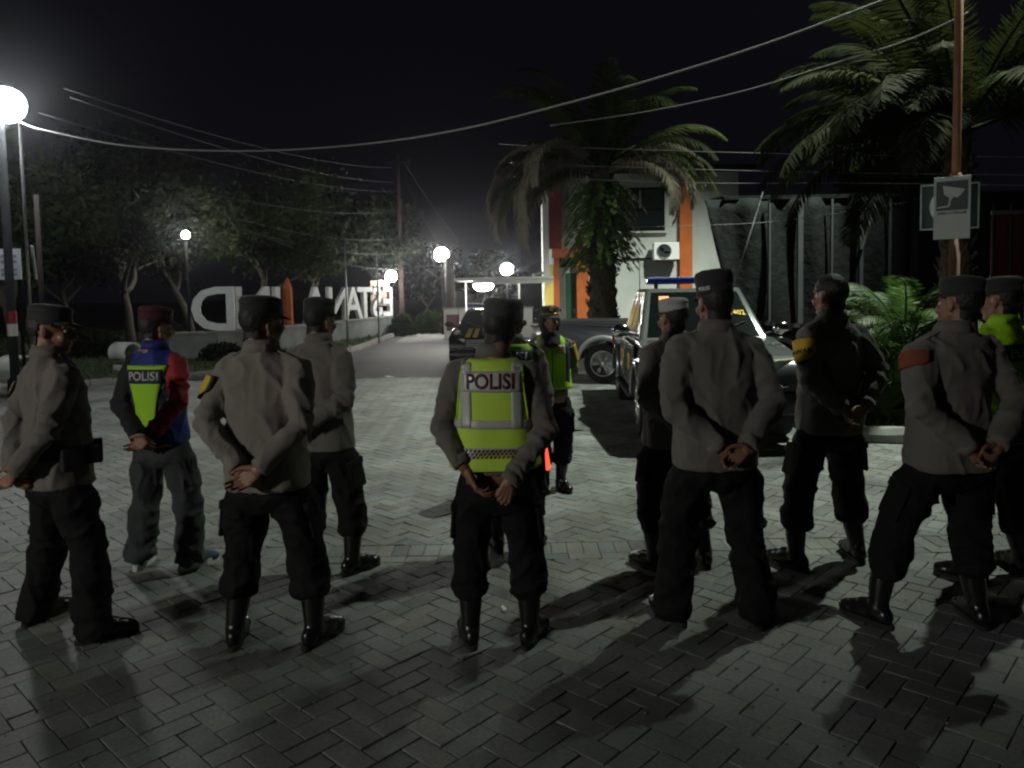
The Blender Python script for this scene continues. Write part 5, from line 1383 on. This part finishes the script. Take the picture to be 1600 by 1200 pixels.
for k, (y0, y1, s_) in enumerate(((228, 242, .25), (256, 270, .22), (277, 286, .2))):
    cable(('highest', 'middle', 'lowest')[k] + ' of three level cables crossing in front of the building', [at(780, y0 - 3, 20), at(860, y0 + 1, 17), at(1100, y0 + 9, 16), at(1330, y1, 15), at(1620, y1 + 4, 14)], .008, 'wire_pale')
cable('thin cable across the building wall and shed at window sill height', [at(960, 356, 18), at(1150, 350, 17), at(1260, 340, 16.5), at(1420, 315, 16)], .006, 'wire_pale')
for k, (xa, ya, Ya, yb) in enumerate(((100, 138, 14, 262), (110, 152, 14, 285), (60, 176, 14, 300), (250, 285, 18, 330), (330, 330, 20, 372), (360, 352, 22, 395), (420, 372, 24, 420))):
    cable(('topmost', 'second', 'third', 'fourth', 'fifth', 'sixth', 'lowest')[k] + ' of the dim cables running from the left trees to the utility pole', [at(xa, ya, Ya), Vector((UP.x + .1 * k - .3, UP.y, at(620, yb, 36).z))], .012, 'wire', sag=.35)
for k, (xb, yb, Yb, ya) in enumerate(((700, 405, 33, 280), (720, 380, 40, 255), (700, 440, 40, 395), (860, 345, 24, 420), (850, 402, 24, 425), (860, 425, 24, 436))):
    a = Vector((UP.x + .3, UP.y, at(622, ya, 36).z)) if k < 3 else at(690 + 20 * k, ya + 8, 33)
    cable(('steep', 'long', 'low', 'upper', 'middle', 'lower')[k] + (' cable dropping from the utility pole to the lane' if k < 3 else ' cable strung from the lane to the building corner'), [a, at(xb, yb, Yb)], .012, 'wire', sag=.15)
# ------------------------------------------------------------------ vegetation
M['frond'] = mat('palm_leaf', (.040, .056, .011), .8, noise_amt=.45, noise_scale=3, transl=.2, spec=.2)
M['frond_dry'] = mat('dry_palm_leaf', (.24, .215, .15), .75, noise_amt=.35, noise_scale=4, transl=.2)
M['frond_young'] = mat('areca_leaf', (.055, .12, .014), .6, noise_amt=.4, noise_scale=5, transl=.3)
M['fern'] = mat('fern_leaf', (.10, .22, .03), .6, noise_amt=.4, noise_scale=6, transl=.25)
M['palm_bark'] = mat('shaggy_palm_bark', (.12, .105, .062), .95, noise_amt=.5, noise_scale=9, bump=1.0, bump_scale=24, dist=.04)
M['bark'] = mat('tree_bark', (.085, .075, .06), .9, noise_amt=.4, noise_scale=8, bump=.8, bump_scale=20, dist=.02)
M['leaf'] = mat('tree_leaf', (.014, .021, .008), .8, spec=.2, noise_amt=.45, noise_scale=2, transl=.3)
M['leaf_light'] = mat('light_tree_leaf', (.028, .043, .011), .8, spec=.2, noise_amt=.4, noise_scale=2, transl=.3)

def frond_mesh(L, droop, nl, ll, m, width=.028, fold=.5, hang=.35, seed=0, curl=0.0):
    """one feather palm leaf along +X, arching down"""
    rnd = random.Random(seed); vs_, fs_ = [], []; pts = []; n = 16; ang = .0; p = Vector((0, 0, 0))
    for i in range(n + 1):
        pts.append(p.copy()); t = i / n; a = -droop * t * t * 1.6 + curl * .0
        p = p + Vector((math.cos(a), 0, math.sin(a))) * (L / n)
    mb = MB(); mb.tube(pts, [.03 * L / 2.5 * (1 - .85 * i / n) + .004 for i in range(n + 1)], 5)
    def pos(t):
        f = t * n; i = min(int(f), n - 1); return pts[i].lerp(pts[i + 1], f - i), (pts[i + 1] - pts[i]).normalized()
    for k in range(nl):
        t = .14 + .86 * k / (nl - 1); c, tg = pos(t); nrm = Vector((0, 1, 0)); upv = tg.cross(nrm) * -1
        l = ll * (math.sin(math.pi * min(1, .12 + .88 * t)) ** .6 * .85 + .15) * rnd.uniform(.85, 1.1)
        for sg in (-1, 1):
            d = (nrm * sg * math.cos(fold) + upv * math.sin(fold) * .6 + tg * (.35 + .5 * t) + Vector((rnd.uniform(-.1, .1), rnd.uniform(-.1, .1), rnd.uniform(-.12, .12)))).normalized()
            m1 = c + d * l * .5; e_ = (d + Vector((0, 0, -1)) * hang * rnd.uniform(.6, 1.5)).normalized(); e = m1 + e_ * l * .5
            wv = tg.cross(d).cross(d).normalized() * width * .5
            b = len(mb.v); mb.v += [tuple(c - wv * .5), tuple(c + wv * .5), tuple(m1 - wv), tuple(m1 + wv), tuple(e)]
            mb.f += [(b, b + 1, b + 3, b + 2), (b + 2, b + 3, b + 4)]; mb.mi += [0, 0]
    me = mb.mesh('frond', [m], smooth=False, fix=False); return me

def palm(name, label, loc, h, trunk_r, fronds, lean=(0, 0), group='feather palms', seedb=0, ferns=None, bark='palm_bark'):
    root = thing(name, label, 'palm tree', loc, 0, group)
    mb = MB(); n = 26; rings = []; rnd = random.Random(seedb)
    for i in range(n + 1):
        t = i / n; cx, cy_ = lean[0] * t * t, lean[1] * t * t
        r_ = trunk_r * (1.15 - .35 * t + .15 * math.exp(-t * 8))
        rings.append([(cx + (r_ * (1 + .16 * math.sin(k * 2.3 + i * 2.1) + rnd.uniform(-.06, .06))) * math.cos(2 * math.pi * k / 16), cy_ + (r_ * (1 + .16 * math.cos(k * 1.7 + i * 1.3))) * math.sin(2 * math.pi * k / 16), h * t) for k in range(16)])
    mb.rings(rings); mb.build('trunk', M[bark], root, smooth=True)
    # stubs of old leaf stalks: one shaggy part
    st = MB()
    for i in range(int(h * 34)):
        z = rnd.uniform(.1, h * .98); a = rnd.uniform(0, 6.28); t = z / h; r_ = trunk_r * (1.12 - .35 * t)
        c = Vector((lean[0] * t * t + r_ * math.cos(a), lean[1] * t * t + r_ * math.sin(a), z)); st.tube([c, c + Vector((math.cos(a) * .10, math.sin(a) * .10, .14 * rnd.uniform(.4, 1.2)))], [.035, .012], 4)
    so = st.build('old_leaf_stubs', M[bark], root); so['kind'] = 'stuff'
    top = Vector((lean[0], lean[1], h))
    for (me, az, el, sc_) in fronds:
        o = bpy.data.objects.new('frond', me); link(o, root); o.location = top + Vector((math.cos(az) * trunk_r * .5, math.sin(az) * trunk_r * .5, rnd.uniform(-.15, .1)))
        o.rotation_euler = (rnd.uniform(-.35, .35), -el, az); o.scale = (sc_, sc_, sc_)
    if ferns:
        fe = MB()
        for k in range(ferns[0]):
            a = rnd.uniform(0, 6.28); z = ferns[1] + rnd.uniform(0, ferns[2]); r_ = trunk_r * .8; L = rnd.uniform(.35, .85)
            b0 = Vector((r_ * math.cos(a), r_ * math.sin(a), z)); az = a + rnd.uniform(-.6, .6); pts = [b0 + Vector((math.cos(az) * L * t, math.sin(az) * L * t, L * (.5 * t - 1.1 * t * t))) for t in np.linspace(0, 1, 7)]
            for i in range(6):
                tg = (pts[i + 1] - pts[i]); sd_ = tg.cross(Vector((0, 0, 1))).normalized()
                for sg in (-1, 1):
                    q = pts[i] + sd_ * sg * .16 * L * (1 - .1 * i) + tg * .5; fe.add([pts[i], pts[i + 1], q], [(0, 1, 2)])
        fo = fe.build('ferns', M['fern'], root, fix=False); fo['kind'] = 'stuff'
    return root

G = [frond_mesh(2.9, 1.0, 60, .55, M['frond'], seed=k, hang=.5) for k in range(3)]
GD = [frond_mesh(2.7, 1.45, 80, .52, M['frond_dry'], width=.036, seed=10 + k, hang=1.5, fold=.05) for k in range(3)]
rnd = random.Random(5)
fr = []
for k in range(34):
    az_, el_ = rnd.uniform(0, 6.28), rnd.uniform(.05, 1.25)
    if 3.8 < az_ < 5.6 and el_ < .75: el_ += .6
    fr.append((rnd.choice(G), az_, el_, rnd.uniform(.85, 1.15)))
for a, e in ((188, .22), (200, .05), (176, .35), (214, .15), (165, .1), (352, .2), (335, .1), (8, .3), (140, .1), (226, .25), (320, .3), (182, .0), (195, .5), (208, -.2), (172, -.1), (222, .4), (345, .4), (0, -.05), (312, .15)): fr.append((rnd.choice(GD), R(a), e, rnd.uniform(1.1, 1.3) if 150 < a < 225 else rnd.uniform(.9, 1.1)))
palm('palm_tree', 'large palm with drooping dry fronds and ferny trunk in front of the building', (2.12, 17.6, -.04), 4.55, .30, fr, seedb=3, ferns=(420, 2.5, 1.75))
M['frond_dim'] = mat('dimmed_palm_leaf', (.026, .034, .008), .85, noise_amt=.5, noise_scale=1.2, transl=.2, spec=.15)  # palm leaf copy darkened in colour to dim the right palm
G2 = [frond_mesh(3.5, .85, 84, .66, M['frond_dim'], seed=20 + k, hang=.35, width=.032) for k in range(3)]
fr = []
for k in range(44): fr.append((rnd.choice(G2), rnd.uniform(0, 6.28), rnd.uniform(-.1, 1.25), rnd.uniform(.85, 1.15)))
for a, e in ((185, .05), (200, .2), (170, .35), (215, .35), (190, .6), (230, .05), (160, .15)): fr.append((rnd.choice(G2), R(a), e, 1.0))
palm('palm_tree', 'tall palm with long green fronds behind the orange pole', (7.75, 13.2, .1), 4.3, .24, fr, seedb=4)
G3 = [frond_mesh(1.35, 1.15, 48, .36, M['frond_young'], seed=30 + k, width=.018, hang=.3) for k in range(3)]
ar = thing('areca_palm', 'small bushy green palm on the kerbed island left of the orange pole', 'palm tree', (4.92, 9.5, .1), 0, 'small palms')
for k in range(9):
    a = rnd.uniform(0, 6.28); r_ = rnd.uniform(.03, .16); h = rnd.uniform(.6, 1.2); mb = MB(); b0 = Vector((r_ * math.cos(a), r_ * math.sin(a), 0)); t1 = b0 * 2.0 + Vector((0, 0, h)); mb.tube([b0, b0.lerp(t1, .5), t1], [.03, .024, .015], 8); mb.build('stem', M['fern'], ar, smooth=True)
    for j in range(8):
        o = bpy.data.objects.new('frond', rnd.choice(G3)); link(o, ar); o.location = t1 - Vector((0, 0, rnd.uniform(0, .25))); o.rotation_euler = (rnd.uniform(-.4, .4), -rnd.uniform(.2, 1.35), a + rnd.uniform(-1.4, 1.4)); s_ = rnd.uniform(.62, .95); o.scale = (s_,) * 3
for k, (x, y, lab) in enumerate(((4.33, 9.0, 'low spiky palm seedling at the foot of the small palm'), (5.25, 10.2, 'young leafy palm at the foot of the orange pole'))):
    sp = thing('palm_seedling', lab, 'plant', (x, y, .1), 0, 'small palms')
    for j in range(12 + 6 * k):
        o = bpy.data.objects.new('frond', rnd.choice(G3)); link(o, sp); o.location = (0, 0, .05 + .35 * k * rnd.random()); o.rotation_euler = (rnd.uniform(-.3, .3), -rnd.uniform(.3, 1.3), rnd.uniform(0, 6.28)); s_ = rnd.uniform(.4, .6) * (1 + .5 * k); o.scale = (s_,) * 3

def tree(label, loc, h, spread, leaves, leaf, seed, m='leaf', trunk_r=.14, fork=.35, group='trees behind the letter wall', lean=(0, 0), name='tree', clump=.33, low=.34):
    rnd = random.Random(seed); root = thing(name, label, 'tree', loc, 0, group); tb = MB(); tips = []
    def grow(p, d, L, r_, lev):
        pts = [p]; q = p.copy(); dd = d.copy()
        for i in range(4):
            dd = (dd + Vector((rnd.uniform(-.2, .2), rnd.uniform(-.2, .2), rnd.uniform(-.05, .14)))).normalized(); q = q + dd * L / 4; pts.append(q.copy())
        tb.tube(pts, [r_ * (1 - .12 * i) for i in range(5)], 8 if lev < 2 else 5)
        if lev >= 1: tips.append((q, L)); tips.append((pts[2], L))
        if lev == 3: return
        for k in range(3 if lev else 4):
            a = rnd.uniform(0, 6.28); o_ = Vector((math.cos(a), math.sin(a), rnd.uniform(.0, .5)))
            grow(q if k < 2 else pts[3], (dd * .6 + o_ * spread).normalized(), L * rnd.uniform(.62, .82), r_ * .55, lev + 1)
    grow(Vector((0, 0, -.1)), Vector((lean[0], lean[1], 1)).normalized(), h * fork, trunk_r, 0)
    tb.build('trunk', M['bark'], root, smooth=True)
    P_ = np.array([tuple(t[0]) for t in tips]); wts = RNG.uniform(0, 1, len(P_)) ** 2.2; idx = RNG.choice(len(P_), leaves, p=wts / wts.sum())
    C = P_[idx] + RNG.normal(0, clump, (leaves, 3)) * np.array([1, 1, .75]); lw_ = h * low * RNG.uniform(.6, 1.35, leaves); C[:, 2] = np.where(C[:, 2] < lw_, C[:, 2] + h * RNG.uniform(.15, .4, leaves), C[:, 2])
    A = RNG.normal(0, 1, (leaves, 3)); A /= np.linalg.norm(A, axis=1)[:, None]; B = RNG.normal(0, 1, (leaves, 3)); B = np.cross(A, B); B /= np.linalg.norm(B, axis=1)[:, None]
    s_ = leaf * RNG.uniform(.6, 1.3, (leaves, 1)); V = np.stack([C - A * s_, C + B * s_ * .45, C + A * s_, C - B * s_ * .45], 1).reshape(-1, 3)
    me = bpy.data.meshes.new('crown'); me.from_pydata(V.tolist(), [], [(4 * k, 4 * k + 1, 4 * k + 2, 4 * k + 3) for k in range(leaves)]); me.materials.append(M[m]); obj_from(me, 'crown', root)
    return root
def gp(px, Y): p = at(px, 500, Y); return (p.x, p.y, .0)
tree('pale-trunked leafy tree forking behind the letters, beside the small lamp', gp(405, 26.5), 8.2, 1.0, 8500, .11, 2, 'leaf_light', .13, .30, lean=(-.1, 0))
tree('broad dark tree left of the letter D', gp(205, 25.5), 9.0, 1.0, 9000, .12, 3, 'leaf', .18, .30)
tree('dark tree at the far left behind the signboard', gp(40, 19), 7.2, .9, 8000, .10, 4, 'leaf_light', .16, .32)
tree('dense dark tree between the letters and the flag poles', gp(480, 34), 8.4, .9, 8000, .16, 5, 'leaf', .16, .3)
tree('slender tree behind the right flag pole', gp(580, 37), 7.6, .55, 5500, .14, 6, 'leaf', .10, .34)
tree('dark tree behind the small leaf lamp', gp(300, 31), 9.6, 1.0, 9000, .16, 7, 'leaf', .18, .3)
tree('tree on the far lane behind the highest lamp', gp(668, 42), 5.4, .8, 7000, .17, 8, 'leaf', .14, .28)
tree('bushy tree beyond the flat canopy', gp(770, 46), 5.0, .9, 7000, .18, 9, 'leaf', .14, .26)
tree('dim broad tree far behind the utility pole', gp(630, 56), 6.0, 1.0, 7000, .22, 10, 'leaf', .2, .28)
tree('far dark tree at the left end of the treeline', gp(110, 34), 8.0, 1.0, 8000, .18, 12, 'leaf', .2, .28)
tree('dark tree behind the shed and the right palm', (12.5, 24.0, 0), 8.5, .9, 8000, .18, 13, 'leaf', .2, .3)
# bare palm trunk by the highest lamp
bt = MB(); p = at(703, 480, 31.5); bt.tube([(0, 0, -.05), (.03, 0, 1.5), (-.02, 0, 3.2)], [.24, .21, .17], 14); o = bt.build('trunk_stump', M['bark'], smooth=True); o.location = (p.x, p.y, 0); tag(o, 'stout bare tree trunk under the highest far lamp', 'tree trunk')
def bush(label, loc, r_, n, leaf, m='leaf_light'):
    root = thing('bush', label, 'bush', loc, 0, 'bushes along the lane')
    C = RNG.normal(0, 1, (n, 3)); C /= np.linalg.norm(C, axis=1)[:, None]; C *= (RNG.uniform(.35, 1, (n, 1)) ** .5) * np.array(r_); C[:, 2] = np.abs(C[:, 2])
    A = RNG.normal(0, 1, (n, 3)); A /= np.linalg.norm(A, axis=1)[:, None]; B = np.cross(A, RNG.normal(0, 1, (n, 3))); B /= np.linalg.norm(B, axis=1)[:, None]; s_ = leaf * RNG.uniform(.6, 1.3, (n, 1))
    V = np.stack([C - A * s_, C + B * s_ * .45, C + A * s_, C - B * s_ * .45], 1).reshape(-1, 3)
    me = bpy.data.meshes.new('foliage'); me.from_pydata(V.tolist(), [], [(4 * k, 4 * k + 1, 4 * k + 2, 4 * k + 3) for k in range(n)]); me.materials.append(M[m]); obj_from(me, 'foliage', root)
    st = MB()
    for k in range(6):
        a = k * 1.05; st.tube([(0, 0, -.05), (r_[0] * .6 * math.cos(a), r_[1] * .6 * math.sin(a), r_[2] * .8)], [.03, .01], 5)
    st.build('stems', M['bark'], root)
bush('round green bush at the right end of the letter wall', gp(628, 31.5), (.55, .5, .95), 1600, .09)
bush('low bush on the lane edge below the highest lamp', gp(672, 33), (.8, .6, 1.0), 1600, .10)
bush('leafy shrub in front of the letter D', gp(345, 19.8), (.7, .4, .55), 1200, .07, 'leaf')
bush('dark shrub under the trees at the left', gp(135, 22), (1.2, .8, .9), 1800, .09, 'leaf')

# ------------------------------------------------------------------ hazy night air
hz = MB(); hz.box((0, 120, 8.2), (640, 390, 18.6)); hm = bpy.data.materials.new('night_haze'); hm.use_nodes = True
nn = hm.node_tree; nn.nodes.clear(); ho = nn.nodes.new('ShaderNodeOutputMaterial'); pv = nn.nodes.new('ShaderNodeVolumePrincipled')
pv.inputs['Color'].default_value = (.9, .92, 1, 1); pv.inputs['Density'].default_value = .0008; pv.inputs['Anisotropy'].default_value = .94
nn.links.new(pv.outputs[0], ho.inputs['Volume'])
o = hz.build('haze', hm); tag(o, kind='stuff')
